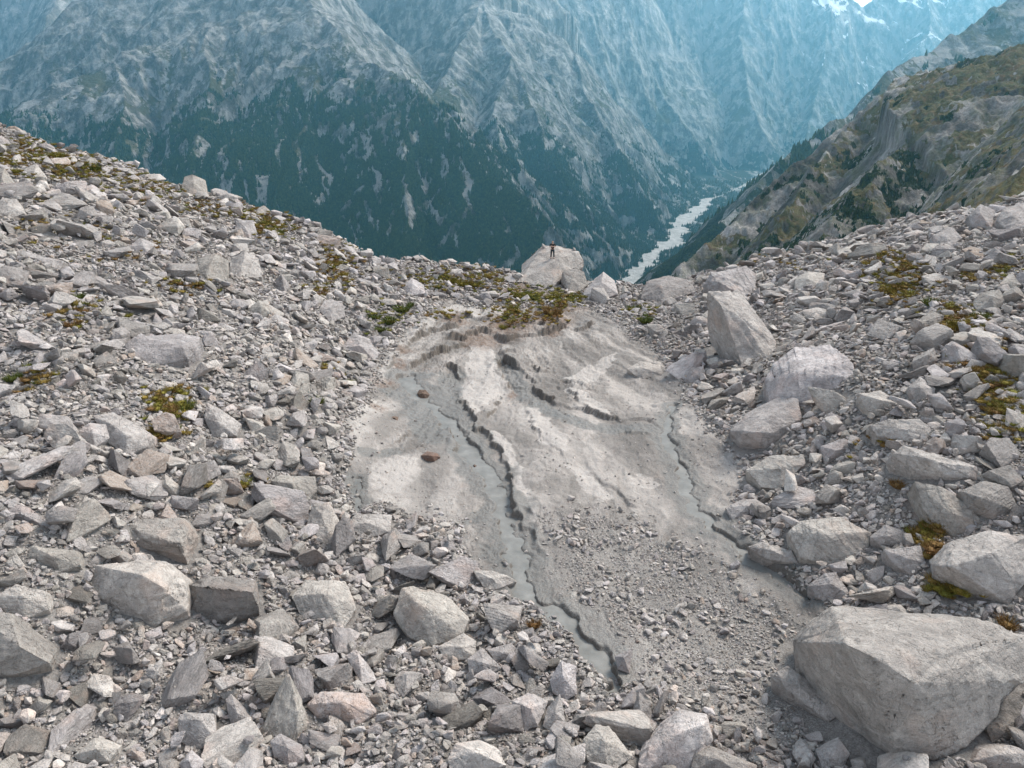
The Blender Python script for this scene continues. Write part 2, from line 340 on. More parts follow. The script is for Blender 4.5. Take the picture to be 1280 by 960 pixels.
def grid_faces(nr, nc):
    i = np.arange(nr-1)[:, None]*nc+np.arange(nc-1)[None]; i = i.ravel(); return np.c_[i, i+1, i+nc+1, i+nc]
def tag(o, label=None, cat=None, group=None, kind=None):
    for k_, v in (('label', label), ('category', cat), ('group', group), ('kind', kind)):
        if v: o[k_] = v
    return o

# ------------------------------------------------------------------ near ground mesh
_ny = int(math.log(92/5.5)/.0027); _y = 5.5*np.exp(np.linspace(0, math.log(92/5.5), _ny)); _u = np.linspace(-1.15, 1.15, 4001); _cd = np.cumsum(np.where(np.abs(_u-.06) < .42, 2.3, 1.)); _s = np.interp(np.linspace(_cd[0], _cd[-1], 1300), _cd, _u)
GYY, GS = np.meshgrid(_y, _s, indexing='ij'); GXX = GS*(GYY+6)
GZ, GSD, GWET = ground_all(GXX, GYY)
_wx, _wy = wobble(GXX, GYY, .3, .9, 64)
_pale = np.zeros_like(GZ)
for i_, Pn in enumerate(PALE):
    sf = 3.2 if i_ in (5, 6, 7, 10) else 1.
    _pale = np.maximum(_pale, sstep(-.18*sf, .28*sf, poly_sd(_wx, _wy, Pn))*(.75 if sf > 1 else 1))
_grv = sstep(-1, 1.5, poly_sd(_wx, _wy, GRAVEL))
_th = np.arctan2(_wx-_S0[0], _S0[1]+14-_wy); _rr = np.hypot(_wx-_S0[0], _wy-_S0[1]-14)
_q1 = 1.2*pn2(_wx*.12, _wy*.12, 108); _streak = .47+.40*fbm2(_th*13+_q1, _rr*.10, 3, 100, .55)+.10*fbm2(_th*60+_q1*3, _rr*.14, 3, 105, .6)+.14*pn2(_wx*.35, _wy*.35, 111)
_wl = .5*pn2(_wx*.25, _wy*.25, 112); _streak = _streak-.16*sstep(.10, .0, np.abs(fbm2(_th*16+_wl, _rr*.07+_wl, 3, 113, .5)))+.16*sstep(.16, .34, fbm2(_th*13+_wl, _rr*.09, 3, 118, .6))
_gy = np.gradient(GZ, axis=0)/np.gradient(GYY, axis=0); _gx = np.gradient(GZ, axis=1)/np.gradient(GXX, axis=1); _sl = np.hypot(_gx, _gy)
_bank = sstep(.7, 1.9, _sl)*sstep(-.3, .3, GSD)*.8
def near_pt(px, py, rad):
    c = wxy([(px, py)])[0]; return 1-sstep(rad*.3, rad, np.hypot(_wx-c[0], (_wy-c[1])*.8))
_soil = np.zeros_like(GZ)
for p in [(600, 425, 2.2), (570, 402, 1.5), (640, 408, 3), (690, 400, 2.5), (505, 440, .9), (480, 480, .9), (640, 495, .6), (700, 378, 4), (640, 365, 5), (500, 455, .7), (470, 510, .8), (690, 415, 1)]:
    _soil = np.maximum(_soil, near_pt(*p)*.8)
for px, py, rad in [(110, 205, 6), (420, 330, 3), (560, 352, 5), (330, 280, 4), (1130, 350, 6), (1200, 420, 4), (220, 510, 1.5), (1160, 660, 1.4)]: _soil = np.maximum(_soil, .55*near_pt(px, py, rad))
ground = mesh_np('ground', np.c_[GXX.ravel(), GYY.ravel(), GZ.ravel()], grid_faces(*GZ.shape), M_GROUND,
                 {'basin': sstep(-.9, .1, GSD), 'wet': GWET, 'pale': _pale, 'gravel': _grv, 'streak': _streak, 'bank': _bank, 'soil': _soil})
tag(ground, kind='structure')
def gz(x, y):
    """height of the ground mesh (bilinear in its own grid)"""
    x = np.asarray(x, float); y = np.clip(np.asarray(y, float), 5.6, 91)
    fi = np.log(y/5.5)/math.log(92/5.5)*(_ny-1); fj = np.clip(np.interp(x/(y+6), _s, np.arange(len(_s))), 0, len(_s)-1.001)
    i = np.clip(fi.astype(int), 0, _ny-2); j = fj.astype(int); a = fi-i; b = fj-j
    return GZ[i, j]*(1-a)*(1-b)+GZ[i+1, j]*a*(1-b)+GZ[i, j+1]*(1-a)*b+GZ[i+1, j+1]*a*b
def gsample(A, x, y):
    y = np.clip(y, 5.6, 91); i = np.clip(np.round(np.log(y/5.5)/math.log(92/5.5)*(_ny-1)).astype(int), 0, _ny-1)
    j = np.clip(np.round(np.interp(x/(y+6), _s, np.arange(len(_s)))).astype(int), 0, len(_s)-1); return A[i, j]

# ------------------------------------------------------------------ streams: flat sheets of silty water lying in their channels
for si, (L, wd) in enumerate(STREAMS):
    ln = np.r_[0, np.cumsum(np.hypot(*np.diff(L, axis=0).T))]; q = np.linspace(0, ln[-1], int(ln[-1]/.12))
    cx = np.interp(q, ln, L[:, 0]); cy = np.interp(q, ln, L[:, 1]); ww = np.interp(q, ln, wd)
    for _ in range(6): cx[1:-1] = (cx[:-2]+cx[2:]+2*cx[1:-1])/4; cy[1:-1] = (cy[:-2]+cy[2:]+2*cy[1:-1])/4
    tx = np.gradient(cx); ty = np.gradient(cy); l = np.hypot(tx, ty); nx, ny = -ty/l, tx/l
    o_ = np.linspace(-1, 1, 9); V = np.zeros((len(q), 9, 3)); V[..., 0] = cx[:, None]+nx[:, None]*o_*ww[:, None]*.85; V[..., 1] = cy[:, None]+ny[:, None]*o_*ww[:, None]*.68
    V[..., 2] = np.interp(q, ln, LEVELS[si])[:, None]
    s_ = mesh_np('stream', V.reshape(-1, 3), grid_faces(len(q), 9), M_WATER); tag(s_, kind='structure')

# ------------------------------------------------------------------ the valley and the ranges beyond it
def ridge(pts, k1, k2, dk, seed, gull=1., wl=1., kb=None):
    a = np.array(pts, float); P = unproj(a[:, 0], a[:, 1], a[:, 2]); return dict(P=P, k1=k1, k2=k2, dk=dk, seed=seed, gull=gull, wl=wl, kb=kb)
RIDGES = [  # crest points (bearing and distance), slope near the crest, slope further down, where it changes
    # A: dark wooded spur left of centre
    ridge([(300, -150, 5600), (370, -60, 5100), (405, 12, 4700), (440, 60, 4350), (512, 118, 3900), (560, 165, 3700), (620, 225, 3450), (690, 292, 3250), (740, 350, 3100)], .95, .78, 500, 1),
    ridge([(405, 12, 4700), (400, 60, 4450), (398, 98, 4250), (380, 180, 3900), (360, 260, 3600), (350, 330, 3350)], .9, .75, 300, 2, 1.1),
    ridge([(405, 12, 4700), (330, 15, 4850), (250, 35, 4800), (175, 55, 4700), (135, 78, 4600), (60, 118, 4450), (0, 145, 4350), (-80, 190, 4200), (-200, 260, 4000)], .85, .75, 400, 3),
    ridge([(250, 35, 4800), (262, 100, 4350), (250, 180, 3950), (240, 250, 3650)], .95, .8, 300, 4),
    ridge([(135, 78, 4600), (150, 140, 4200), (140, 200, 3900)], .95, .8, 300, 14),
    ridge([(512, 118, 3900), (500, 180, 3650), (505, 250, 3400), (520, 310, 3200)], .9, .75, 250, 13),
    # B: rocky pyramid in the centre
    ridge([(560, -140, 6300), (585, -60, 6000), (600, 0, 5800), (655, 22, 5900), (705, 66, 6000), (741, 104, 6100), (795, 172, 6400), (855, 217, 6700), (905, 250, 7000)], 1.0, .8, 500, 5, 1.2),
    ridge([(600, 0, 5800), (592, 40, 5500), (560, 90, 5100), (540, 110, 4900)], 1.1, .85, 300, 6, 1.2),
    ridge([(600, 0, 5800), (640, 75, 5300), (665, 140, 4950), (690, 200, 4650), (735, 270, 4300), (775, 335, 4050)], 1.0, .8, 400, 7, 1.1),
    ridge([(705, 66, 6000), (745, 150, 5500), (790, 220, 5150), (825, 270, 4900)], .95, .8, 400, 8),
    ridge([(640, 75, 5300), (622, 140, 4850), (640, 200, 4500)], 1.1, .9, 300, 15),
    # E: pale wall behind, upper left and above A and B
    ridge([(-400, 0, 8000), (-100, -50, 7800), (120, -80, 7700), (300, -60, 7500), (480, -90, 7700), (620, -100, 8000), (760, -90, 8600)], 1.5, 1.2, 900, 9, 1.5),
    ridge([(120, -80, 7700), (90, -20, 7000), (60, 40, 6500), (30, 100, 6000)], 1.3, 1.1, 500, 10, 1.4),
    ridge([(480, -90, 7700), (455, -30, 7100), (470, 30, 6400), (490, 80, 5900)], 1.3, 1.1, 500, 11, 1.4),
    ridge([(300, -60, 7500), (255, -10, 6900), (230, 40, 6300)], 1.3, 1.1, 500, 12, 1.3),
    # C: the hazy range closing the valley
    ridge([(700, -110, 9400), (820, -90, 9300), (930, -50, 9200), (1010, -22, 9200), (1062, -6, 9200), (1084, 9, 9200), (1104, -2, 9300), (1160, -30, 9400), (1250, -40, 9500), (1400, -60, 9700), (1600, -60, 9800)], 1.45, 1.15, 900, 20, 1.7, 1.4),
    ridge([(760, -90, 9300), (775, -20, 8800), (800, 60, 8300), (840, 130, 7900), (880, 190, 7550), (910, 228, 7350)], 1.2, 1.0, 500, 21, 1.5),
    ridge([(930, -50, 9200), (925, 40, 8700), (935, 110, 8300), (960, 180, 7900)], 1.3, 1.05, 500, 22, 1.5),
    ridge([(1040, -14, 9200), (1030, 60, 8800), (1020, 120, 8500), (1000, 190, 8100)], 1.3, 1.05, 500, 23, 1.5),
    ridge([(1160, -30, 9400), (1160, 40, 8900), (1120, 100, 8600), (1080, 160, 8300)], 1.3, 1.05, 500, 24, 1.5),
    # D: our own side of the valley on the right: the grey shoulder and the grassy one before it
    ridge([(1420, -110, 3300), (1330, -40, 3100), (1265, 6, 2950), (1165, 68, 2800), (1120, 100, 2700), (1060, 148, 2600), (1000, 190, 2450), (955, 232, 2300), (925, 268, 2200), (890, 300, 2150)], .8, .72, 300, 30, .8, .7, 1.1),
    ridge([(1480, -60, 900), (1380, 10, 900), (1290, 68, 900), (1246, 76, 930), (1196, 92, 980), (1150, 100, 1050), (1128, 112, 1080), (1062, 156, 1090), (1010, 198, 1080), (958, 236, 1060), (912, 285, 1030), (868, 332, 1000), (830, 375, 960), (780, 440, 900), (730, 520, 820)], .44, .55, 200, 31, .42, .35, 1.15),
    ridge([(1196, 92, 980), (1150, 160, 860), (1090, 230, 740), (1040, 290, 640), (1000, 350, 540)], .6, .6, 100, 32, .45, .3, 1.1),
    ridge([(1062, 156, 1090), (1015, 225, 960), (970, 290, 840), (930, 350, 740)], .65, .6, 100, 33, .45, .3, 1.6),
    ridge([(1480, -10, 700), (1400, 90, 600), (1330, 170, 470), (1285, 225, 360), (1250, 268, 260)], .6, .75, 100, 34, .4, .3, 1.1),
]
RIVER = np.array([(640, 520, 2700), (700, 440, 3150), (760, 378, 3650), (790, 350, 4000), (812, 322, 4350), (842, 302, 4700), (850, 280, 5200), (874, 262, 5700), (884, 250, 6150), (905, 244, 6400), (920, 237, 6750), (942, 228, 7200), (960, 216, 7700)], float)
RIVW = np.array([75, 75, 74, 64, 56, 54, 72, 66, 42, 15, 12, 55, 50.])
_rv = unproj(RIVER[:, 0], RIVER[:, 1], RIVER[:, 2])
def floor_h(x, y): return np.interp(y, _rv[:, 1], _rv[:, 2])
def gully(s, d, seed, wl):
    """erosion furrows that run down from a crest: narrow across, long downhill"""
    s = s+60*wl*pn2(s/(300*wl)+seed, d/(300*wl), seed+200)+20*wl*pn2(s/(80*wl), d/(90*wl), seed+201)
    g = 75*(ridged2(s/(420*wl), d/(1400*wl), 1, seed+210))+42*ridged2(s/(190*wl), d/(620*wl), 1, seed+220)+20*ridged2(s/(85*wl), d/(260*wl), 2, seed+230)
    return g*wl
def far_h(x, y, want=False):
    wx = x+90*pn2(x/900, y/900, 301)*sstep(800, 3000, y)+18*pn2(x/210, y/210, 303); wy = y+90*pn2(x/900, y/900, 302)*sstep(800, 3000, y)+18*pn2(x/210, y/210, 304)
    rd, _, rt = seg_dist(x, y, _rv[:, :2]); rw = np.interp(rt, along(_rv[:, :2]), RIVW)
    fl = floor_h(x, y)
    best = fl-5+.0*x; rid = np.full(x.shape, -1); dd = np.zeros(x.shape)
    for n, r in enumerate(RIDGES):
        P = r['P']; zt = P[:, 2].max(); lo = P[:, :2].min(0); hi = P[:, :2].max(0)
        ddx = np.maximum(np.maximum(lo[0]-wx, wx-hi[0]), 0); ddy = np.maximum(np.maximum(lo[1]-wy, wy-hi[1]), 0)
        m = zt+250-.5*np.hypot(ddx, ddy) > best
        if not m.any(): continue
        X = wx[m]; Y = wy[m]; d, sde, t = seg_dist(X, Y, P[:, :2]); al = along(P[:, :2]); tot = np.hypot(*np.diff(P[:, :2], axis=0).T).sum()
        zc = np.interp(t, al, P[:, 2]); g = gully(t*tot, d, r['seed'], r['wl'])*r['gull']*sstep(0, 260*r['wl'], d)*1.25
        z = zc-r['k1']*np.minimum(d, r['dk'])-r['k2']*np.maximum(0, d-r['dk'])+g*(.55)
        if r['kb']: z = np.where(sde < 0, zc-r['kb']*d+g*.55, z)
        b = best[m]; up = z > b; b[up] = z[up]; best[m] = b; q = rid[m]; q[up] = n; rid[m] = q; e = dd[m]; e[up] = d[up]; dd[m] = e
    # our own flank, falling away beyond the rim
    own = -16-.66*np.maximum(0, y-74)-.02*np.abs(x)+10*ridged2(x/70, y/200, 2, 330)*sstep(80, 300, y)
    up = own > best; best = np.maximum(best, own); rid = np.where(up, -2, rid)
    amp = np.clip((best-fl)/400, 0, 1)
    near = 1-sstep(1200, 2200, y)
    far_amp = sstep(1500, 3000, y)
    best = best+far_amp*amp*(30*ridged2(wx/360, wy/360, 5, 340, .47)-10+5*pn2(x/45, y/45, 345))
    best = best+near*sstep(110, 300, y)*(9*ridged2(x/120, y/120, 5, 350, .55)-3+3.2*ridged2(x/21, y/21, 3, 356, .6))
    # valley floor: flat, then the gravel river bed
    soft = 40.; best = np.where(best < fl+soft, fl+soft*np.exp((best-fl-soft)/soft*.9)*.9+soft*.1, best)
    rn = rd/rw+.8*pn2(x/170, y/170, 360)+.45*pn2(x/45, y/45, 361)
    best = np.where(rn < 2.2, best*(sstep(.9, 2.2, rn))+(1-sstep(.9, 2.2, rn))*(fl+1), best)
    return (best, rid, dd, rn, fl) if want else best
_az = np.linspace(R(-47), R(49), 1250)
_r = np.concatenate([np.exp(np.linspace(math.log(66), math.log(500), 110, endpoint=False)), np.linspace(500, 1300, 230, endpoint=False), np.linspace(1300, 3000, 130, endpoint=False),
                     np.linspace(3000, 7000, 620, endpoint=False), np.linspace(7000, 12800, 260)])
FR, FA = np.meshgrid(_r, _az, indexing='ij'); FX = FR*np.sin(FA); FY = FR*np.cos(FA)
_z, _rid, _dd, _rn, _fl = far_h(FX.ravel(), FY.ravel(), True); FZ = _z.reshape(FX.shape)
_gr = np.gradient(FZ, axis=0)/np.gradient(FR, axis=0); _ga = np.gradient(FZ, axis=1)/(np.gradient(FA, axis=1)*FR); FSL = np.hypot(_gr, _ga)
_smz = FZ.copy()
for _ in range(10): _smz[1:-1, 1:-1] = (_smz[:-2, 1:-1]+_smz[2:, 1:-1]+_smz[1:-1, :-2]+_smz[1:-1, 2:])/4
_x = FX; _y2 = FY; rid = _rid.reshape(FX.shape)
isD1 = (rid == 21) | (rid == 22) | (rid == 23) | (rid == 24); isD2 = rid == 20
n_a = fbm2(_x/420, _y2/420, 4, 400, .6); n_b = fbm2(_x/95, _y2/95, 4, 410, .6); n_c = fbm2(_x/300+5, _y2/300, 3, 430, .6); n_s = fbm2(_x/52+FZ/170+.9*n_a, FZ/300+_y2/1100, 5, 470, .66); n_d = fbm2(_x/38, _y2/38, 4, 480, .65)
treeline = np.where(_y2 < 4900+.15*_x, 190, 30)+190*n_a+300*n_s
hgt = FZ
FOREST = sstep(150, -170, hgt-treeline+150*(FY > 5200)+(FSL-.9)*160+70*n_b)
FOREST *= sstep(1.9, 1.35, FSL+.35*n_b)
cv = FZ-_smz; FOREST *= 1-.9*sstep(.22, .46, n_s+.3*n_b+.25*n_d+.02*np.clip(cv, -8, 8))                                          # rock windows in the wood
FOREST = np.where(isD1, sstep(.12, .42, .5*n_c+.6*n_d+.5*n_b-.0012*(hgt+90))*sstep(1.5, 1.0, FSL), FOREST)
FOREST = np.where(isD2, sstep(0, .25, n_b-.002*(hgt+80)), FOREST)
rn = _rn.reshape(FX.shape); RIVERM = np.where(FY > 1500, 1-sstep(.85, 1.05, rn), 0)
FOREST *= 1-RIVERM
MEADOW = np.where(isD1, sstep(-.15, .30, fbm2(_x/130, _y2/130, 4, 440, .6)+.5*n_d+.0030*(hgt-10)+.10), sstep(-.15, .4, n_c+.6*n_s+.3*n_a)*sstep(-350, 0, hgt)*sstep(750, 250, hgt)*.8)
MEADOW *= sstep(1.6, 1.0, FSL)
SCREE = np.maximum(sstep(.2, .4, fbm2(_x/260, _y2/260, 3, 450, .5)+.15*(.9-FSL)*2)*sstep(1.25, .7, FSL), sstep(.15, .5, -cv*.035+.5*n_s))*sstep(-560, -250, hgt)*(FY > 2500)
SNOW = sstep(2000, 900, np.hypot(_x-4750, _y2-9750))*np.where(FY > 9000, sstep(.0, .2, fbm2(_x/500, _y2/500, 3, 460, .5)+.0006*(hgt-900)-.22+.7*sstep(900, 200, np.hypot(_x-4750, _y2-9750)))*sstep(1.3, .75, FSL), 0)
def mat_mountain():
    k = NT('mountain_side'); P = k.pos(); f = k.attr('forest').outputs['Fac']; md = k.attr('meadow').outputs['Fac']; sc = k.attr('scree').outputs['Fac']; sn = k.attr('snow').outputs['Fac']
    rv = k.attr('river').outputs['Fac']; lg = k.attr('near').outputs['Fac']
    steep = k.n('ShaderNodeMapping', {'Vector': P, 'Scale': (1, 1, .22)}).outputs[0]
    n1 = k.noise(steep, .012, 8, .68); n2 = k.noise(P, .05, 6, .7); n3 = k.noise(steep, .09, 6, .7)
    rock = k.ramp(n1, [(.37, (.024, .027, .027)), (.49, (.085, .086, .083)), (.60, (.36, .35, .34))])
    zz = k.n('ShaderNodeSeparateXYZ', {0: P}).outputs['Z']; rock = k.mix(k.rng(zz, 150, 1300, 0, .75), rock, k.ramp(n1, [(.37, (.12, .12, .118)), (.49, (.30, .29, .28)), (.60, (.62, .595, .57))]))  # rock painted paler with height to stand in for sunlit glow on peaks
    rock = k.mix(k.rng(n2, .4, .7, 0, .6), rock, (.17, .165, .155)); rock = k.mix(k.rng(n3, .54, .70, 0, .55), rock, (.36, .35, .34))
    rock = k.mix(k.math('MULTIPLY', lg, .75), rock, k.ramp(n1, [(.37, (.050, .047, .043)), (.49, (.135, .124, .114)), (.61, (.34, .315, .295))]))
    tuft = k.rng(k.noise(P, .03, 7, .75), .47, .6, 0, 1)
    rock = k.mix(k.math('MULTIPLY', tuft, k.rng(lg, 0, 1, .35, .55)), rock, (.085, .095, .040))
    c = k.mix(k.rng(k.math('ADD', sc, k.rng(n2, .3, .7, -.3, .3)), .35, .65, 0, .7), rock, (.31, .30, .29))
    grass = k.mix(k.rng(n2, .4, .62, 0, 1), (.095, .080, .034), (.052, .062, .024)); grass = k.mix(k.rng(n3, .5, .62, 0, .8), grass, (.125, .082, .044))
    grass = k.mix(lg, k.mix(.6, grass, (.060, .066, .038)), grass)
    c = k.mix(k.rng(k.math('ADD', md, k.rng(n2, .3, .7, -.45, .45)), .3, .6, 0, .95), c, grass)
    wood = k.ramp(k.noise(P, .11, 5, .75), [(.35, (.004, .009, .006)), (.5, (.010, .020, .010)), (.68, (.030, .042, .020))])
    c = k.mix(k.rng(k.math('ADD', f, k.rng(k.noise(P, .035, 7, .8), .3, .7, -.4, .4)), .38, .5, 0, 1), c, wood)
    c = k.mix(k.rng(k.math('ADD', sn, k.rng(n2, .3, .7, -.3, .3)), .4, .6, 0, 1), c, (.80, .80, .82))
    c = k.mix(.6, c, k.ramp(k.noise(steep, .35, 4, .75), [(.3, (.2, .2, .2)), (.5, (.5, .5, .5)), (.7, (.8, .8, .8))]), 'OVERLAY')
    c = k.mix(rv, c, k.mix(k.rng(k.noise(P, .02, 5, .7), .42, .62, 0, .8), (.50, .485, .46), (.30, .295, .28)))
    k.set(k.b.inputs['Base Color'], c); k.b.inputs['Roughness'].default_value = .95; k.b.inputs['Specular IOR Level'].default_value = .1
    nb = k.bump(n1, 1., k.rng(lg, 0, 1, 40, 8)); nb = k.bump(n2, 1., k.rng(lg, 0, 1, 18, 6), nb); nb = k.bump(k.noise(P, .25, 6, .75), 1., 2.6, nb)
    k.set(k.b.inputs['Normal'], nb); return k.m
far = mesh_np('mountains', np.c_[FX.ravel(), FY.ravel(), FZ.ravel()], grid_faces(*FX.shape)[:, ::-1], mat_mountain(),
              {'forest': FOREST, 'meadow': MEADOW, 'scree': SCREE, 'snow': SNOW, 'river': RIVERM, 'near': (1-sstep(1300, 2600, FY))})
tag(far, kind='structure')

# ------------------------------------------------------------------ conifers of the far slopes: one uncountable forest
def cones(P, H, W, rng_, ns=5):
    n = len(P); a = rng_.uniform(0, 6.28, n)[:, None]+np.arange(ns)/ns*2*np.pi; rr = W[:, None]*rng_.uniform(.7, 1.25, (n, ns))
    V = np.zeros((n, ns+1, 3)); V[:, :ns, 0] = P[:, None, 0]+np.cos(a)*rr; V[:, :ns, 1] = P[:, None, 1]+np.sin(a)*rr; V[:, :ns, 2] = P[:, None, 2]+rng_.uniform(-.12, .12, (n, ns))*H[:, None]
    V[:, ns] = P+np.c_[rng_.normal(0, .04, (n, 2))*H[:, None], H]
    b = (np.arange(n)*(ns+1))[:, None]; F = np.concatenate([np.stack([b[:, 0]+i, b[:, 0]+(i+1) % ns, b[:, 0]+ns], 1) for i in range(ns)])
    return V.reshape(-1, 3), F
rs = np.random.RandomState(11)
def forest_points(n, r0, r1, thr=.45):
    """random points on the mountain grid where woods stand, evenly spread over what faces the valley"""
    i0 = np.searchsorted(_r, r0); i1 = np.searchsorted(_r, r1)-1
    nz = np.gradient(FZ, axis=0)/np.gradient(FR, axis=0)                  # slope towards the viewer
    el = np.arctan2(FZ-15, FR); vis = np.maximum.accumulate(el, axis=0); seen = (el >= vis-.0025)[i0:i1]
    wgt = np.where(seen, np.maximum(nz[i0:i1]+np.tan(-el[i0:i1])*1.0, .03)/FR[i0:i1], 0)*np.gradient(_r)[i0:i1, None]*sstep(thr-.15, thr+.15, FOREST[i0:i1]+.25*n_b[i0:i1])
    wgt = wgt*((FA[i0:i1] > R(-38)) & (FA[i0:i1] < R(39)))
    c = np.cumsum(wgt.ravel()); k = np.searchsorted(c, rs.uniform(0, c[-1], n)); i = k//wgt.shape[1]+i0; j = k % wgt.shape[1]; i = np.clip(i, 0, len(_r)-2); j = np.clip(j, 0, len(_az)-2)
    a = rs.uniform(0, 1, n); b = rs.uniform(0, 1, n); f = lambda A: A[i, j]*(1-a)*(1-b)+A[i+1, j]*a*(1-b)+A[i, j+1]*(1-a)*b+A[i+1, j+1]*a*b
    return np.c_[f(FX), f(FY), f(FZ)]
def mat_wood():
    k = NT('conifer_wood'); P = k.pos(); c = k.ramp(k.noise(P, .09, 5, .85), [(.36, (.006, .014, .009)), (.5, (.028, .046, .020)), (.64, (.085, .105, .040))])
    k.set(k.b.inputs['Base Color'], c); k.b.inputs['Roughness'].default_value = 1.; k.b.inputs['Specular IOR Level'].default_value = .05; return k.m
M_WOOD = mat_wood()
P1 = forest_points(150000, 2600, 7800); H1 = rs.uniform(12, 26, len(P1)); V1, F1 = cones(P1-[0, 0, 2], H1, H1*.24, rs)
P2 = forest_points(42000, 400, 2500, .42); H2 = (.8+2.6*rs.uniform(0, 1, len(P2))**2)*np.interp(P2[:, 1], [400, 1200, 2200], [.7, 1.1, 1.5]); V2, F2 = cones(P2-[0, 0, .5], H2, H2*.30, rs, 6)
tag(mesh_np('forest', np.r_[V1, V2], np.r_[F1, F2+len(V1)], M_WOOD, None, False), kind='stuff')

# ------------------------------------------------------------------ the air between: one even volume round everything
bmz = bmesh.new(); bmesh.ops.create_cube(bmz, size=1); me = bpy.data.meshes.new('haze'); bmz.to_mesh(me); bmz.free()
HZ0 = float(min(FZ.min(), GZ.min()))-1; HZ1 = float(FZ.max())+10
hz = bpy.data.objects.new('haze', me); COL.objects.link(hz); hz.scale = (32000, 15500, HZ1-HZ0); hz.location = (0, 6800, (HZ0+HZ1)/2); tag(hz, kind='stuff')
hm = bpy.data.materials.new('valley_haze'); hm.use_nodes = True; t_ = hm.node_tree; t_.nodes.remove(t_.nodes['Principled BSDF'])
pv = t_.nodes.new('ShaderNodeVolumePrincipled'); pv.inputs['Density'].default_value = 4.5e-5; pv.inputs['Color'].default_value = (.25, .66, .89, 1); pv.inputs['Anisotropy'].default_value = .6
t_.links.new(pv.outputs[0], t_.nodes['Material Output'].inputs['Volume']); me.materials.append(hm)

# ------------------------------------------------------------------ rock shapes
_ICO = {}
def ico(n):
    if n not in _ICO:
        bm = bmesh.new(); bmesh.ops.create_icosphere(bm, subdivisions=n, radius=1); bm.verts.ensure_lookup_table()
        _ICO[n] = (np.array([v.co[:] for v in bm.verts]), np.array([[v.index for v in f.verts] for f in bm.faces])); bm.free()
    return _ICO[n]
def hull(P):
    bm = bmesh.new()
    for p in P: bm.verts.new(p)
    r = bmesh.ops.convex_hull(bm, input=bm.verts[:]); dead = {g for g in r['geom_interior']+r['geom_unused'] if isinstance(g, bmesh.types.BMVert)}
    for v in dead:
        if v.is_valid: bm.verts.remove(v)
    bmesh.ops.recalc_face_normals(bm, faces=bm.faces[:]); return bm
def planes_of(bm, c):
    N = []; D = []
    for f in bm.faces:
        n = np.array(f.normal[:]); d = float(n @ (np.array(f.verts[0].co[:])-c))
        if f.calc_area() < 1e-9: continue
        if any(n @ n2 > .985 and abs(d-d2) < .05*abs(d2)+1e-6 for n2, d2 in zip(N, D)): continue
        N.append(n); D.append(d)
    return np.array(N), np.array(D)
def rock_surface(N, D, half, level, rs, chips=5, rough=.03, sharp=26, strata=None, cut=(.80, .97)):
    """solid bounded by the planes n.x<=d round the origin, corners chipped, faces uneven"""
    U, F = ico(level); V = U*half; l = np.linalg.norm(V, axis=1); d = V/l[:, None]; size = half.max()
    for _ in range(chips):
        a = rs.normal(size=3)*half; a /= np.linalg.norm(a); a[2] = abs(a[2]) if rs.rand() < .7 else a[2]
        sup = 1/np.max((N@a)/D); N = np.vstack([N, a]); D = np.r_[D, sup*rs.uniform(*cut)]
    q = np.maximum(d@N.T, 0)/D; r = 1/np.power(np.power(q, sharp).sum(1), 1/sharp)
    P = d*r[:, None]; o = rs.uniform(0, 50, 3)
    n1 = .62*fbm3(P/size*1.5+o, 3, 5, .5); n2 = 1-2*np.abs(pn3(P/size*3.2+o, 9)); n3 = fbm3(P/size*9+o, 2, 12)
    if strata is not None:
        h = P@strata/size*rs.uniform(5, 8)+n1*.8; f = h-np.floor(h); n1 = n1+.8*(sstep(.0, .18, f)-f)
    if level >= 5:                                                        # joints: the block has parted along a few planes, leaving small steps
        for _ in range(rs.randint(2, 5)):
            a = rs.normal(size=3); a /= np.linalg.norm(a); off = rs.uniform(-.45, .45)*half.min(); q_ = P@a-off+size*.06*pn3(P/size*2+o, 31); P = P-d*(size*rs.uniform(.006, .022)*sstep(0, .02*size, q_)+size*.012*np.exp(-(q_/(.012*size))**2))[:, None]
        P = P+d*(size*.007*fbm3(P/size*26+o, 2, 14))[:, None]
    P = P+d*(rough*size*(n1+.45*n2*0.8+.35*n3))[:, None]
    return P, F
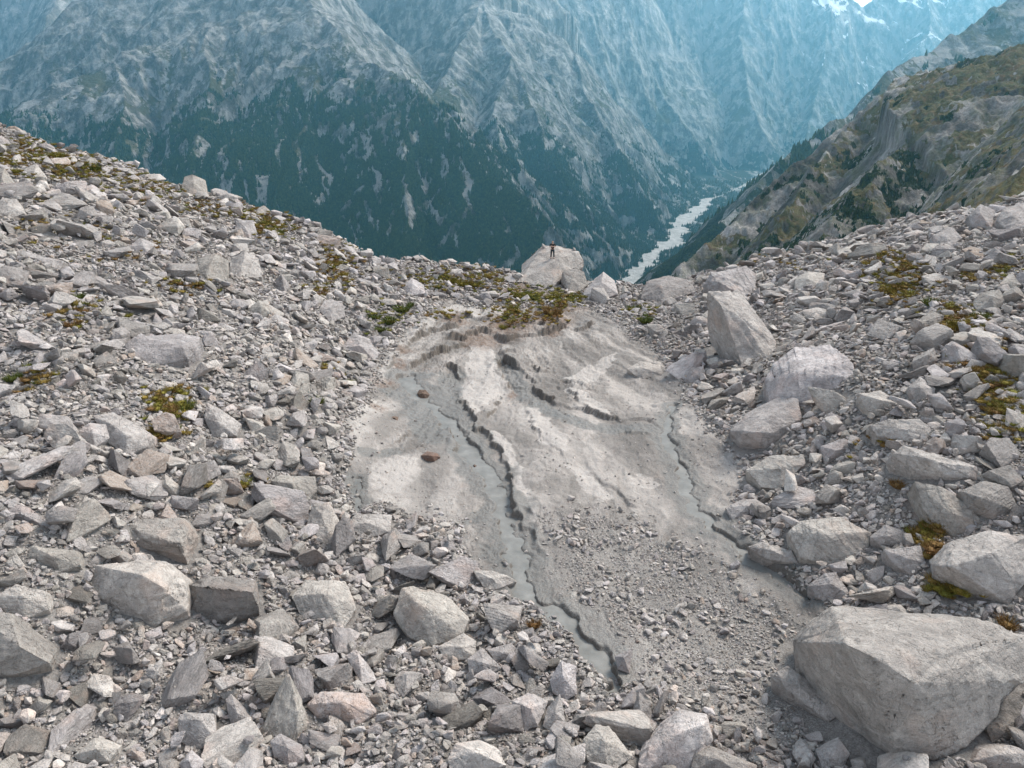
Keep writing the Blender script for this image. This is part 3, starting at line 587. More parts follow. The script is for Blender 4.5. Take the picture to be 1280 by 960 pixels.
def block_surface(pts, rs, fine, rough=.012, strata=None, soft=.022):
    """convex block through the points with narrow worn edges, its faces finely divided and then broken up"""
    pts = np.asarray(pts, float); size = (pts.max(0)-pts.min(0)).max()/2; bm = hull(pts); bmesh.ops.dissolve_limit(bm, angle_limit=R(9), verts=bm.verts[:], edges=bm.edges[:])
    bmesh.ops.bevel(bm, geom=bm.edges[:], offset=size*soft*2, segments=2, profile=.55, affect='EDGES', clamp_overlap=True)
    bmesh.ops.triangulate(bm, faces=bm.faces[:]); L = size*2/fine
    for _ in range(9):
        ed = [e for e in bm.edges if e.calc_length() > L]
        if not ed: break
        bmesh.ops.subdivide_edges(bm, edges=ed, cuts=1); bmesh.ops.triangulate(bm, faces=[f for f in bm.faces if len(f.verts) > 3])
    bmesh.ops.remove_doubles(bm, verts=bm.verts[:], dist=L*.08); bmesh.ops.recalc_face_normals(bm, faces=bm.faces[:]); bm.normal_update(); bm.verts.ensure_lookup_table(); bm.verts.index_update()
    P = np.array([v.co[:] for v in bm.verts]); Nn = np.array([v.normal[:] for v in bm.verts]); F = np.array([[v.index for v in f.verts] for f in bm.faces]); bm.free()
    c = (P.max(0)+P.min(0))/2; Q = P-c; o = rs.uniform(0, 50, 3); u = Q/size
    d = rough*size*(1.5*fbm3(u*1.3+o, 2, 5)+1.0*(1-2*np.abs(pn3(u*3.1+o, 9)))+.9*fbm3(u*7+o, 3, 12, .6))
    if strata is not None:
        h = u@strata*rs.uniform(5, 8)+.5*pn3(u*1.5+o, 21); f = h-np.floor(h); d = d+rough*size*2.2*(sstep(0, .16, f)*(1-.5*f)-.6)
    if fine > 16:
        for _ in range(rs.randint(3, 6)):                                # joints where the block has parted, leaving small steps and open cracks
            a = rs.normal(size=3); a /= np.linalg.norm(a); q_ = u@a-rs.uniform(-.5, .5)+.05*pn3(u*2.3+o, 31); d = d-size*rs.uniform(.004, .020)*sstep(0, .02, q_)-size*.014*np.exp(-(q_/.014)**2)*(.4+pn3(u*1.7+o, 33))
        for _ in range(rs.randint(2, 5)):                                # flakes broken from the edges
            p0 = u[rs.randint(len(u))]; rr_ = rs.uniform(.15, .38); q_ = np.linalg.norm(u-p0, axis=1)/rr_+.25*pn3(u*5+o, 35); d = d-size*rs.uniform(.02, .045)*(1-sstep(.75, 1.0, q_))
    return P+Nn*d[:, None], F
rr = np.random.RandomState(77)
def rand_planes(rs, k=None):
    k = k or rs.randint(3, 7); n = rs.normal(size=(k, 3)); n /= np.linalg.norm(n, axis=1)[:, None]
    n = np.vstack([n, [[1, 0, 0], [-1, 0, 0], [0, 1, 0], [0, -1, 0], [0, 0, 1], [0, 0, -1]]]); n[-6:] += rs.normal(0, .28, (6, 3)); n /= np.linalg.norm(n, axis=1)[:, None]
    return n, np.r_[rs.uniform(.62, .95, len(n)-6), rs.uniform(.62, .95, 6)]
def dense_rock(rs, level):
    k = rs.randint(9, 15); A = rs.normal(size=(k, 3)); A /= np.abs(A).max(1)[:, None]**.8*np.linalg.norm(A, axis=1)[:, None]**.2; A *= rs.uniform(.75, 1, (k, 1)); st = None
    if rs.rand() < .4: st = rs.normal(size=3); st /= np.linalg.norm(st)
    P, F = block_surface(A, rs, 34 if level > 4 else 9, .016, st, .03); P -= (P.max(0)+P.min(0))/2; return P/np.abs(P).max(0), F
def chip_rock(rs, npts, bevel):
    P = rs.normal(size=(npts, 3)); P /= np.abs(P).max(1)[:, None]**.75*np.linalg.norm(P, axis=1)[:, None]**.25
    bm = hull(P*rs.uniform(.75, 1, (npts, 1)))
    if bevel: bmesh.ops.bevel(bm, geom=bm.edges[:]+bm.verts[:], offset=.09, segments=1, profile=.5, affect='EDGES', clamp_overlap=True)
    bmesh.ops.triangulate(bm, faces=bm.faces[:]); bm.verts.ensure_lookup_table(); bm.verts.index_update()
    V = np.array([v.co[:] for v in bm.verts]); F = np.array([[v.index for v in f.verts] for f in bm.faces]); bm.free()
    V -= (V.max(0)+V.min(0))/2; V = V+rs.normal(0, .012, V.shape); return V/np.abs(V).max(0), F
T_TINY = [chip_rock(rr, rr.randint(9, 13), False) for _ in range(40)]
T_SMALL = [chip_rock(rr, rr.randint(11, 17), True) for _ in range(60)]
T_MID = [dense_rock(rr, 4) for _ in range(30)]
T_BIG = [dense_rock(rr, 5) for _ in range(28)]

# ------------------------------------------------------------------ boulders traced one by one: name used by neighbours, label, outline in the picture, raised points, tone
HERO = [
 ('the huge fractured block', 'huge fractured grey block, the largest of all, with a steep brownish left face', [(998, 803), (1011, 781), (1038, 755), (1078, 760), (1129, 769), (1220, 772), (1290, 795), (1288, 850), (1230, 909), (1213, 938), (1173, 954), (1119, 948), (1085, 905), (1025, 850)], [(1058, 805, .20), (1092, 821, .28), (1146, 855, .32), (1183, 897, .28)], .42),
 ('the long leaning slab', 'long pale slab leaning down the slope with a blue-grey stain', [(884, 364), (924, 360), (941, 384), (973, 428), (964, 454), (927, 459), (904, 441), (887, 397)], [(928, 395, .22), (945, 435, .22), (900, 380, .15)], .6),
 ('the square-topped block', 'broad square-topped block resting against the upper end of the long leaning slab', [(877, 356), (887, 340), (934, 330), (947, 341), (947, 364), (931, 371), (890, 366)], [(930, 358, .2), (895, 350, .15)], .45),
 ('the wide dome-shaped boulder', 'wide dome-shaped pale boulder with a wrinkled front, right of the silt basin', [(954, 478), (964, 454), (994, 431), (1038, 429), (1065, 451), (1072, 475), (1048, 495), (1011, 508), (961, 503)], [(991, 465, .2), (1040, 460, .2), (1010, 490, .15)], .75),
 ('the boulder with the dark underside', 'grey boulder with a dark shaded underside, overhanging the silt', [(912, 538), (935, 515), (974, 495), (998, 498), (1003, 522), (984, 552), (957, 560), (924, 557)], [(930, 539, .25), (965, 541, .3), (990, 536, .2)], .5),
 ('the flat wedge at the silt edge', 'flat pale wedge half sunk in the right edge of the silt', [(931, 587), (961, 569), (1005, 567), (1008, 579), (974, 612), (951, 609)], [(975, 585, .08)], .7),
 ('the greenish oval block', 'greenish grey oval block with a flat top, below the wide dome-shaped boulder', [(1025, 558), (1055, 547), (1078, 555), (1065, 572), (1031, 582)], [(1045, 563, .2)], .4),
 ('the small pyramid rock', 'small pyramid rock directly above the greenish oval block', [(1025, 528), (1038, 515), (1055, 522), (1052, 538), (1031, 542)], [(1040, 528, .25)], .4),
 ('the layered slab', 'big slab with visible layers near the right edge, above the huge fractured block', [(1169, 707), (1186, 677), (1236, 660), (1290, 668), (1292, 720), (1263, 758), (1220, 739)], [(1262, 716, .2), (1190, 708, .15), (1240, 690, .15)], .6),
 ('the long smooth plank of rock', 'long smooth dark grey plank of rock pointing down at the layered slab', [(1142, 600), (1175, 606), (1215, 632), (1236, 655), (1193, 671), (1155, 642)], [(1185, 640, .12)], .35),
 ('the ribbed slab', 'long ribbed slab with parallel ridges, lying across the right slope', [(1115, 567), (1129, 556), (1186, 569), (1231, 586), (1223, 599), (1183, 597), (1142, 586)], [(1160, 573, .1), (1200, 584, .12)], .6),
 ('the dark cracked block', 'dark cracked block just right of the long smooth plank of rock', [(1200, 614), (1230, 600), (1262, 608), (1275, 640), (1240, 650), (1208, 636)], [(1225, 622, .2)], .25),
 ('the broad tilted table rock', 'broad tilted table rock with a straight lower edge, under the humped rock', [(1087, 531), (1110, 523), (1150, 524), (1177, 546), (1145, 553), (1095, 546)], [(1130, 536, .08)], .6),
 ('the humped rock', 'humped pale rock immediately right of the wide dome-shaped boulder', [(1072, 492), (1100, 487), (1129, 505), (1118, 518), (1095, 520), (1080, 508)], [(1100, 500, .18)], .65),
 ('the helmet-shaped rock', 'helmet-shaped rock on the right slope, right of the humped rock', [(1135, 484), (1150, 470), (1170, 485), (1165, 501), (1145, 505)], [(1150, 485, .3)], .55),
 ('the bright capped block', 'block with a bright flat cap and dark front, right of the square-topped block', [(993, 347), (1010, 338), (1032, 341), (1028, 358), (1005, 364), (993, 362)], [(1010, 348, .2)], .7),
 ('the hollow-fronted block', 'block with a dark hollow front, high on the right slope near the edge', [(1216, 380), (1225, 365), (1250, 360), (1260, 375), (1245, 392), (1222, 389)], [(1240, 370, .25)], .3),
 ('the upright skyline block', 'upright block on the right skyline, leftmost of the big ones at its end', [(1210, 270), (1225, 254), (1245, 262), (1240, 286), (1215, 284)], [(1226, 266, .2)], .45),
 ('the cornermost skyline block', 'wide block at the right end of the skyline, against the picture edge', [(1245, 276), (1255, 259), (1285, 252), (1296, 262), (1292, 284), (1262, 291)], [(1265, 270, .2)], .5),
 ('the low wedge under the skyline', 'low wedge of grey rock in front of the upright skyline block', [(1165, 294), (1190, 283), (1204, 297), (1184, 311), (1166, 309)], [(1185, 295, .15)], .5),
 ('the ledge-like skyline slab', 'ledge-like slab on the skyline where the right slope starts to rise', [(1046, 313), (1075, 300), (1088, 306), (1072, 320), (1050, 321)], [(1068, 309, .1)], .7),
 ('the lookout boulder', 'large flat-topped boulder on the rim on which the person stands', [(649, 351), (651, 331), (667, 324), (678, 306), (698, 306), (725, 313), (731, 326), (731, 333), (706, 337), (697, 352), (688, 361), (672, 360), (657, 356)], [(700, 322, .13), (672, 327, .1), (694, 342, .16)], .48),
 ('the cracked block under the lookout', 'cracked darker block propping up the right side of the lookout boulder', [(703, 338), (721, 334), (731, 339), (736, 355), (725, 364), (711, 365), (701, 352)], [(716, 345, .12)], .3),
 ('the pointed rim boulder', 'pointed whitish boulder on the rim, just right of the lookout boulder', [(728, 366), (742, 348), (754, 338), (770, 350), (773, 368), (748, 375), (732, 373)], [(752, 352, .2)], .62),
 ('the dark rim boulder', 'dark rugged boulder on the rim in front of the river', [(799, 374), (806, 351), (835, 342), (868, 349), (872, 364), (835, 378)], [(825, 356, .2), (855, 358, .15)], .15),
 ('the lone skyline boulder', 'lone squarish boulder standing out on the left skyline', [(224, 241), (229, 221), (240, 217), (257, 225), (259, 242), (241, 246)], [(242, 228, .2)], .35),
 ('the lower stacked block', 'grey block carrying a flat capstone, on the left slope below the skyline', [(291, 294), (295, 274), (318, 274), (322, 291), (315, 299)], [(305, 282, .2)], .45),
 ('the capstone', 'flat capstone lying on top of the lower stacked block', [(294, 268), (305, 262), (323, 268), (321, 277), (300, 274)], [(308, 268, .1)], .65),
 ('the broken twin boulder', 'darker left half of the pair of big boulders in the middle of the left slope', [(240, 337), (245, 321), (270, 316), (286, 325), (283, 350), (258, 352), (245, 346)], [(262, 330, .2)], .35),
 ('the upright twin boulder', 'paler right half of the pair of big boulders in the middle of the left slope', [(284, 346), (288, 319), (305, 310), (325, 322), (329, 346), (300, 349)], [(304, 325, .2)], .6),
 ('the broad grey table', 'broad grey table-like boulder with a dark lower lip, left slope', [(155, 433), (168, 421), (228, 416), (252, 421), (249, 436), (235, 449), (195, 456), (168, 447)], [(190, 437, .12), (228, 432, .12)], .4),
 ('the coffin-shaped block', 'long coffin-shaped block beside a patch of grass, left slope', [(114, 519), (141, 514), (170, 528), (193, 546), (186, 558), (158, 571), (134, 553)], [(158, 543, .2), (135, 528, .1)], .55),
 ('the tan oblong rock', 'oblong tan-tinged rock near the left edge, left of the rounded white stone', [(41, 532), (50, 516), (85, 520), (98, 541), (90, 551), (60, 548)], [(70, 533, .2)], .5),
 ('the rounded white stone', 'rounded whitish stone between the tan oblong rock and the coffin-shaped block', [(97, 538), (110, 527), (133, 530), (138, 547), (118, 560), (100, 553)], [(116, 541, .2)], .85),
 ('the tent-shaped rock', 'tent-shaped grey rock with a steep front, right of the coffin-shaped block', [(255, 522), (258, 503), (280, 514), (302, 530), (296, 545), (266, 547)], [(275, 530, .3)], .55),
 ('the half-buried fan rock', 'half-buried fan-shaped boulder above the silt basin lower left corner', [(337, 600), (350, 592), (395, 595), (398, 614), (376, 637), (352, 626)], [(365, 605, .15)], .35),
 ('the plain block on the upper left slope', 'plain rounded block high on the left slope beside an olive grass patch', [(397, 388), (405, 375), (428, 376), (432, 395), (415, 403)], [(413, 385, .2)], .5),
 ('the finger-shaped stone', 'finger-shaped stone with a bright upper edge, below the upright twin boulder', [(324, 389), (335, 380), (355, 391), (363, 403), (345, 403)], [(343, 391, .15)], .65),
 ('the three-sided wedge', 'three-sided bright wedge near the left edge, in the middle of the cobbles', [(190, 609), (206, 592), (232, 613), (225, 623), (195, 620)], [(208, 605, .25)], .7),
 ('the brown layered slab', 'big brownish layered slab resting on the large pale block, lower left', [(86, 665), (134, 650), (190, 646), (229, 646), (247, 670), (236, 708), (208, 704), (101, 688)], [(120, 672, .1), (225, 680, .15)], .3),
 ('the large pale block', 'large pale block with a smooth shaded right face, lower left', [(106, 757), (118, 706), (168, 700), (208, 702), (232, 727), (235, 764), (192, 785), (161, 773)], [(178, 718, .22), (163, 762, .12), (205, 735, .15)], .65),
 ('the dark overhanging block', 'dark blocky boulder with an overhanging upper edge, right of the large pale block', [(235, 730), (262, 716), (323, 724), (325, 762), (302, 775), (269, 780), (236, 768)], [(250, 733, .22), (316, 740, .2), (285, 731, .15)], .08),
 ('the slab at the left edge', 'large dark-fronted slab cut off by the left picture edge', [(-30, 768), (10, 764), (38, 795), (62, 829), (20, 843), (-30, 848)], [(25, 808, .15)], .3),
 ('the flat ledge at the left edge', 'flat ledge of rock at the left edge, above the slab at the left edge', [(-25, 640), (25, 626), (60, 650), (76, 668), (40, 666), (-25, 660)], [(25, 642, .12)], .4),
 ('the trapezoid rock', 'trapezoid grey rock just left of the large pale block', [(31, 695), (40, 682), (95, 688), (101, 707), (75, 716), (35, 708)], [(65, 695, .15)], .35),
 ('the great rounded boulder', 'great rounded pale boulder between the rubble and the main stream, lower centre', [(492, 768), (501, 734), (519, 731), (559, 743), (587, 774), (577, 796), (539, 809), (509, 796)], [(520, 752, .2), (552, 775, .22)], .58),
 ('the flat-faced block', 'flat-faced block tucked under the right side of the great rounded boulder', [(546, 808), (580, 790), (596, 801), (594, 821), (559, 829)], [(575, 808, .15)], .65),
 ('the loaf-shaped stone', 'loaf-shaped stone right below the flat-faced block', [(583, 823), (603, 809), (628, 835), (608, 848), (586, 843)], [(603, 828, .2)], .5),
 ('the brick-like slab', 'brick-like slab right of the flat-faced block', [(608, 811), (640, 803), (653, 820), (636, 829), (618, 827)], [(630, 816, .15)], .5),
 ('the tall shard', 'tall pale shard standing where the main stream ends', [(687, 850), (701, 823), (722, 832), (721, 868), (707, 876), (690, 866)], [(704, 845, .25)], .75),
 ('the bright humped stone', 'bright humped stone below the tall shard', [(638, 875), (660, 864), (686, 876), (674, 909), (653, 915), (640, 896)], [(662, 885, .25)], .85),
 ('the narrow leaning stone', 'narrow leaning stone pressed against the bright humped stone', [(684, 884), (700, 867), (708, 905), (690, 916), (678, 908)], [(694, 890, .15)], .55),
 ('the white bottom boulder', 'brightest white boulder at the bottom edge, with a pebble on top', [(558, 950), (569, 929), (600, 926), (627, 939), (635, 958), (565, 972)], [(595, 940, .2)], 1.),
 ('the sloping pale slab', 'sloping pale slab at the bottom edge, left of the big pale corner block', [(727, 924), (744, 904), (762, 905), (792, 946), (760, 968), (733, 950)], [(755, 925, .15)], .7),
 ('the big pale corner block', 'big pale angular block cut off by the bottom edge, right of centre', [(796, 950), (830, 905), (850, 887), (884, 892), (893, 925), (872, 968), (800, 975)], [(850, 915, .18), (880, 905, .1)], .85),
 ('the grey bottom slab', 'grey low slab at the bottom edge, right of the big pale corner block', [(862, 968), (866, 940), (890, 932), (948, 956), (948, 980)], [(895, 948, .15)], .25),
 ('the whitish lump', 'whitish lump between the huge fractured block and the bottom edge', [(1020, 940), (1048, 921), (1063, 942), (1054, 961), (1028, 962)], [(1045, 938, .25)], .9),
 ('the dark-sided gravel stone', 'single stone with a dark left side standing in gravel beside the stream end', [(768, 820), (791, 810), (787, 843), (772, 836)], [(780, 822, .3)], .4),
 ('the flat triangle by the water', 'flat triangular stone touching the left bank of the main stream', [(590, 712), (615, 712), (637, 721), (646, 727), (627, 735), (606, 740)], [(615, 722, .08)], .65),
 ('the mud-topped ledge', 'mud-topped ledge at the lower left corner of the silt basin', [(426, 663), (445, 641), (490, 643), (489, 665), (460, 673)], [(458, 653, .1)], .6),
 ('the tilted plank stone', 'thin pale plank stone tilted in the rubble left of the great rounded boulder', [(431, 819), (446, 812), (471, 851), (452, 856)], [(450, 832, .1)], .85),
 ('the tilted tooth stone', 'tooth-shaped stone tilted in the rubble, lower left', [(281, 874), (289, 866), (315, 901), (309, 911), (289, 913)], [(296, 890, .2)], .5),
 ('the broad domed slab', 'broad domed pale slab with a grey front, bottom left of centre', [(382, 881), (400, 864), (455, 867), (471, 890), (450, 906), (395, 896)], [(425, 878, .15)], .8),
 ('the slanting grey stone', 'slanting oval grey stone near the bottom edge, left of the broad domed slab', [(337, 926), (350, 916), (378, 935), (381, 952), (360, 959), (342, 946)], [(360, 935, .15)], .4),
 ('the yellow-tinged stone', 'yellow-tinged flat stone near the bottom left corner', [(91, 944), (118, 922), (148, 936), (136, 953), (100, 955)], [(120, 936, .15)], .7),
 ('the squarish upright face', 'squarish boulder with an upright buff face, lower left rubble', [(221, 899), (230, 889), (268, 892), (271, 925), (245, 940), (223, 927)], [(250, 900, .15)], .55),
 ('the slab left of the giant', 'long pale slab half buried in gravel along the left foot of the huge fractured block', [(966, 842), (985, 832), (1010, 850), (1051, 893), (1037, 905), (985, 864)], [(1005, 862, .08)], .6),
 ('the silt-dusted block', 'silt-dusted broad block at the right side of the second stream', [(985, 664), (1000, 650), (1050, 645), (1090, 665), (1085, 694), (1040, 706), (1000, 698)], [(1030, 668, .12), (1060, 680, .1)], .7),
 ('the bank-side cobble', 'large cobble on the bank where the second stream ends', [(1011, 732), (1030, 717), (1045, 715), (1069, 748), (1040, 753), (1020, 748)], [(1040, 730, .15)], .45),
 ('the shield-shaped rock', 'shield-shaped rock left of the layered slab, beside brown grass', [(1104, 687), (1150, 682), (1158, 704), (1142, 720), (1118, 706)], [(1135, 698, .12)], .5),
 ('the slanted brick rock', 'slanted brick-like rock above the shield-shaped rock', [(1089, 672), (1108, 655), (1134, 665), (1134, 682), (1102, 682)], [(1110, 670, .15)], .5),
 ('the buried streamside rock', 'rock half buried in silt at the right bank of the second stream', [(934, 683), (952, 676), (990, 687), (999, 705), (960, 699)], [(965, 688, .1)], .6),
 ('the dark round corner stone', 'dark rounded stone under the overhang of the huge fractured block', [(1232, 908), (1245, 898), (1268, 902), (1264, 924), (1240, 929)], [(1250, 910, .2)], .12),
 ('the flat corner slab', 'flat slab in the bottom right corner', [(1214, 952), (1226, 935), (1265, 930), (1292, 940), (1288, 960), (1235, 965)], [(1250, 943, .12)], .55),
 ('the buff basin boulder', 'buff boulder at the upper left edge of the silt basin', [(425, 435), (442, 415), (460, 421), (477, 441), (469, 451), (445, 446)], [(450, 431, .2)], .45),
 ('the low block by the rim grass', 'low white-topped block left of the rim grass', [(501, 358), (515, 347), (530, 356), (532, 367), (510, 369)], [(516, 355, .2)], .75),
 ('the brown-ended stone', 'stone with a broken brown right end, at the right edge of the silt', [(906, 634), (925, 624), (945, 623), (960, 632), (955, 645), (915, 650)], [(935, 632, .15)], .5),
 ('the silt-covered hump', 'silt-covered hump at the upper right side of the basin', [(783, 461), (800, 451), (825, 455), (830, 469), (800, 474)], [(806, 460, .1)], .65),
 ('the upper left corner rock', 'dark-sided rock at the left picture edge below the grassy skyline', [(-8, 238), (-6, 210), (6, 209), (18, 230), (8, 238)], [(2, 220, .15)], .35),
 ('the tilted square stone', 'tilted square stone right of the upper left corner rock', [(27, 212), (45, 203), (58, 221), (40, 227)], [(43, 214, .15)], .65),
 ('the white-backed slab', 'long slab with a whitish back, upper left slope', [(94, 237), (114, 229), (136, 243), (128, 250), (108, 247)], [(114, 237, .12)], .85),
 ('the pale oval stone', 'pale flat oval stone lying loose on the upper left slope', [(108, 267), (120, 260), (134, 268), (128, 275), (116, 275)], [(121, 267, .1)], .9),
 ('the dark-lipped slab', 'slab with a dark lower lip, upper left slope left of the broken twin boulder', [(159, 309), (175, 296), (201, 307), (187, 319), (168, 318)], [(178, 305, .15)], .45),
 ('the pinkish corner boulder', 'pinkish boulder at the left edge under the white-backed slab', [(-10, 268), (2, 244), (22, 248), (31, 266), (10, 275)], [(10, 257, .15)], .6),
 ('the long low slab', 'long low slab tapering to the right, left edge of the upper slope', [(2, 321), (20, 309), (80, 326), (74, 338), (40, 337)], [(40, 322, .1)], .5),
 ('the mottled block', 'mottled block sunk in the cobbles just above the half-buried fan rock', [(383, 655), (390, 628), (412, 627), (424, 650), (418, 682), (392, 678)], [(402, 645, .12)], .65),
 ('the silted slab', 'broad silted slab left of the great rounded boulder', [(362, 745), (380, 722), (432, 726), (446, 760), (430, 786), (380, 784)], [(405, 742, .1)], .7),
 ('the dusty flat block', 'dusty flat block left of the large pale block', [(-5, 745), (20, 730), (55, 738), (62, 762), (30, 775), (0, 768)], [(28, 745, .08)], .65),
]
def make_boulder(pts, inner, rs, level, strata=None, soft=110, hf=None):
    px = np.array([p[0] for p in pts], float); py = np.array([p[1] for p in pts], float)
    G = ground_hit(px, py, hf or gz); tg = (G-CAM)@_fw; kb = int(np.argmax(py)); tb = tg[kb]
    wpx = px.max()-px.min(); w_ = wpx/FPX*tb; t = tb+np.clip((tg-tb)*.5, 0, w_*.8)
    O = unproj(px, py, t); cpx, cpy = px.mean(), py.mean(); P = [O]
    if inner:
        a = np.array(inner, float); P.append(unproj(a[:, 0], a[:, 1], t.mean()-a[:, 2]*w_*1.1))
    c = O.mean(0); B = c+(O-c)*[.72, .72, .4]+[0, .38*w_, -.25*w_]; P.append(B); P.append(c+(O-c)*[.85, .85, .5]+[0, .12*w_, -.38*w_])
    P = np.vstack(P); bm = hull(P); H = np.array([v.co[:] for v in bm.verts]); c = (H.max(0)+H.min(0))/2; half = (H.max(0)-H.min(0))/2
    bm.free(); V, F = block_surface(H, rs, 88 if wpx > 140 else 46 if wpx > 60 else 28 if wpx > 24 else 17, .010, strata, .016); V = V-c
    base = np.array([c[0], c[1], 0.]); base[2] = float(gz(c[0], c[1])); return V+c-base, F, base
BOULD = []      # (object, short name, px, py, size px)
group_b = 'boulders and rocks of the debris field'
occ = []        # (x, y, radius) already taken
for i, (short, label, pts, inner, tone) in enumerate(HERO):
    rs_ = np.random.RandomState(500+i); wpx = max(p[0] for p in pts)-min(p[0] for p in pts)
    st = None
    if 'layer' in label or 'ribbed' in label: st = np.array([.25, -.5, .83])
    elif rs_.rand() < .35: st = rs_.normal(size=3); st /= np.linalg.norm(st)
    V, F, base = make_boulder(pts, inner, rs_, 6 if wpx > 80 else 5 if wpx > 24 else 4, st)
    if short == 'the capstone':
        pass
    o = mesh_np('boulder', V, F, M_BOULDER); o.location = base; o['tone'] = float(tone)
    tag(o, label, 'boulder', group_b); px = np.mean([p[0] for p in pts]); py = np.mean([p[1] for p in pts])
    BOULD.append((o, short, px, py, wpx)); hx, hy = (V[:, 0].max()-V[:, 0].min())/2, (V[:, 1].max()-V[:, 1].min())/2
    Wv = V[::max(1, len(V)//260)]+base; Wv = Wv[Wv[:, 2] > gz(Wv[:, 0], Wv[:, 1])+.06]; r_o = max(.07, math.sqrt(hx*hy)*.13)
    for p_ in Wv: occ.append((p_[0], p_[1], r_o))

# reddish and dark stones lying alone on the silt
M_RED = mat_rock('rusty_stone', False, (.86, .62, .50), .52)
REDS = [('round rusty brown stone alone in the wet silt at the head of the main stream', [(521, 492), (524, 487), (532, 487), (537, 493), (533, 500), (525, 499)]),
        ('oval rusty brown stone lying on the pale silt left of the main stream', [(526, 569), (534, 564), (547, 566), (551, 571), (544, 577), (531, 576)]),
        ('tiny dark red stone at the left bank of the main stream', [(591, 582), (593, 580), (596, 582), (595, 586), (592, 586)]),
        ('small brown stone on the silt below the round rusty one, near the left bank', [(489, 522), (492, 520), (498, 521), (497, 526), (491, 526)])]
for i, (label, pts) in enumerate(REDS):
    cpx, cpy = np.mean([p[0] for p in pts]), np.mean([p[1] for p in pts])
    V, F, base = make_boulder(pts, [(cpx, cpy-1, .3)], np.random.RandomState(900+i), 4, None, 30); o = mesh_np('stone', V, F, M_RED); o.location = base; o['tone'] = .3+.1*i
    tag(o, label, 'stone', 'stones stranded on the silt'); occ.append((base[0], base[1], .4))
# where the single grass tufts stand
TUFTS = [(487, 404, 20, 1), (502, 389, 24, 1), (475, 414, 18, 1), (466, 398, 15, 1), (513, 383, 12, 1), (808, 403, 22, 1), (793, 388, 18, 1), (650, 373, 18, 0), (666, 374, 16, 1), (692, 374, 18, 0), (714, 374, 18, 1), (641, 388, 16, 0),
 (691, 393, 26, 2), (629, 411, 12, 0), (562, 353, 18, 0), (578, 357, 18, 0), (594, 358, 16, 0), (545, 361, 14, 1), (612, 347, 16, 3), (624, 352, 14, 0), (702, 384, 15, 2), (18, 476, 20, 1), (230, 513, 28, 1), (211, 519, 16, 0), (196, 500, 15, 2),
 (89, 409, 18, 2), (97, 374, 18, 1), (20, 216, 16, 0), (72, 198, 20, 0), (116, 213, 20, 1), (332, 281, 16, 0), (346, 293, 18, 1), (396, 505, 18, 1), (399, 371, 17, 2), (421, 332, 18, 0), (429, 346, 14, 3), (160, 397, 12, 0), (230, 357, 10, 0),
 (1121, 346, 20, 0), (1117, 366, 22, 3), (1136, 371, 18, 0), (1163, 381, 22, 1), (1191, 412, 20, 3), (1224, 400, 22, 1), (1102, 322, 16, 0), (1252, 341, 16, 0), (1195, 444, 18, 1), (1230, 472, 15, 2), (1252, 484, 18, 2), (1232, 514, 16, 2),
 (1259, 568, 22, 1), (1120, 609, 22, 2), (1162, 664, 18, 2), (1166, 692, 22, 2), (1258, 784, 30, 2), (1182, 738, 18, 0), (668, 784, 20, 2), (1150, 352, 15, 0), (1244, 548, 14, 1), (1085, 331, 14, 3)]
TUFTS = [(*ground_hit(a, b, gz)[0], a, b, s_/FPX, c) for a, b, s_, c in TUFTS]
for a, b in [(640, 366), (650, 366), (660, 369), (670, 369), (680, 370), (690, 369), (700, 370), (710, 372), (720, 372), (655, 360), (675, 364), (690, 362)]:
    g_ = ground_hit(a, b, gz)[0]; occ.append((g_[0], g_[1], .8))
for t5 in TUFTS: sz = t5[5]*((np.array(t5[:3])-CAM)@_fw); occ.append((t5[0], t5[1], sz*.5))
# ------------------------------------------------------------------ scatter
RES = .06; X0, Y0 = -66., 8.; NXR, NYR = int(132/RES), int(66/RES); grid = np.zeros((NYR, NXR), bool)
def stamp(x, y, r):
    j = (x-X0)/RES; i = (y-Y0)/RES; k = r/RES; a0 = max(int(i-k), 0); a1 = min(int(i+k)+1, NYR); b0 = max(int(j-k), 0); b1 = min(int(j+k)+1, NXR)
    if a0 >= a1 or b0 >= b1: return
    yy, xx = np.ogrid[a0:a1, b0:b1]; grid[a0:a1, b0:b1] |= (yy-i)**2+(xx-j)**2 <= k*k
for x, y, r in occ: stamp(x, y, r)
def cand(n, ymax=70., ymin=9.5):
    """random spots evenly over the ground the camera sees (with a margin)"""
    y = rr.uniform(ymin, ymax, n*3); x = rr.uniform(-62, 62, n*3); k = np.abs(x) < (y+5)*.84+8; return x[k][:n], y[k][:n]
RK = dict(x=[], y=[], z=[], D=[], kind=[])
def layer(n, d0, d1, ymax, pred, lift=.18, gap=.80, mark=.92, sink=None):
    x, y = cand(int(n*1.3), ymax); D = d0*(d1/d0)**(rr.rand(len(x))**1.25); ok = pred(x, y, D); x, y, D = x[ok], y[ok], D[ok]
    zz = gz(x, y); keep = np.zeros(len(x), bool)
    for k in range(len(x)):
        i = int((y[k]-Y0)/RES); j = int((x[k]-X0)/RES); 
        if not (0 <= i < NYR and 0 <= j < NXR): continue
        g = int(D[k]*.5*gap*.7/RES)
        if grid[i, j] or (g and (grid[min(i+g, NYR-1), j] or grid[max(i-g, 0), j] or grid[i, min(j+g, NXR-1)] or grid[i, max(j-g, 0)])): continue
        keep[k] = True; stamp(x[k], y[k], D[k]*.5*mark)
    x, y, D, zz = x[keep], y[keep], D[keep], zz[keep]
    RK['x'].append(x); RK['y'].append(y); RK['D'].append(D); RK['z'].append(zz+lift*D*rr.uniform(.3, 1.3, len(x)))
def sdb(x, y): return gsample(GSD, x, y)
coarse = lambda x, y: fbm2(x*.16, y*.16, 2, 500)
out_basin = lambda x, y, m=.25: sdb(x, y) < -m+.6*pn2(x*.5, y*.5, 510)
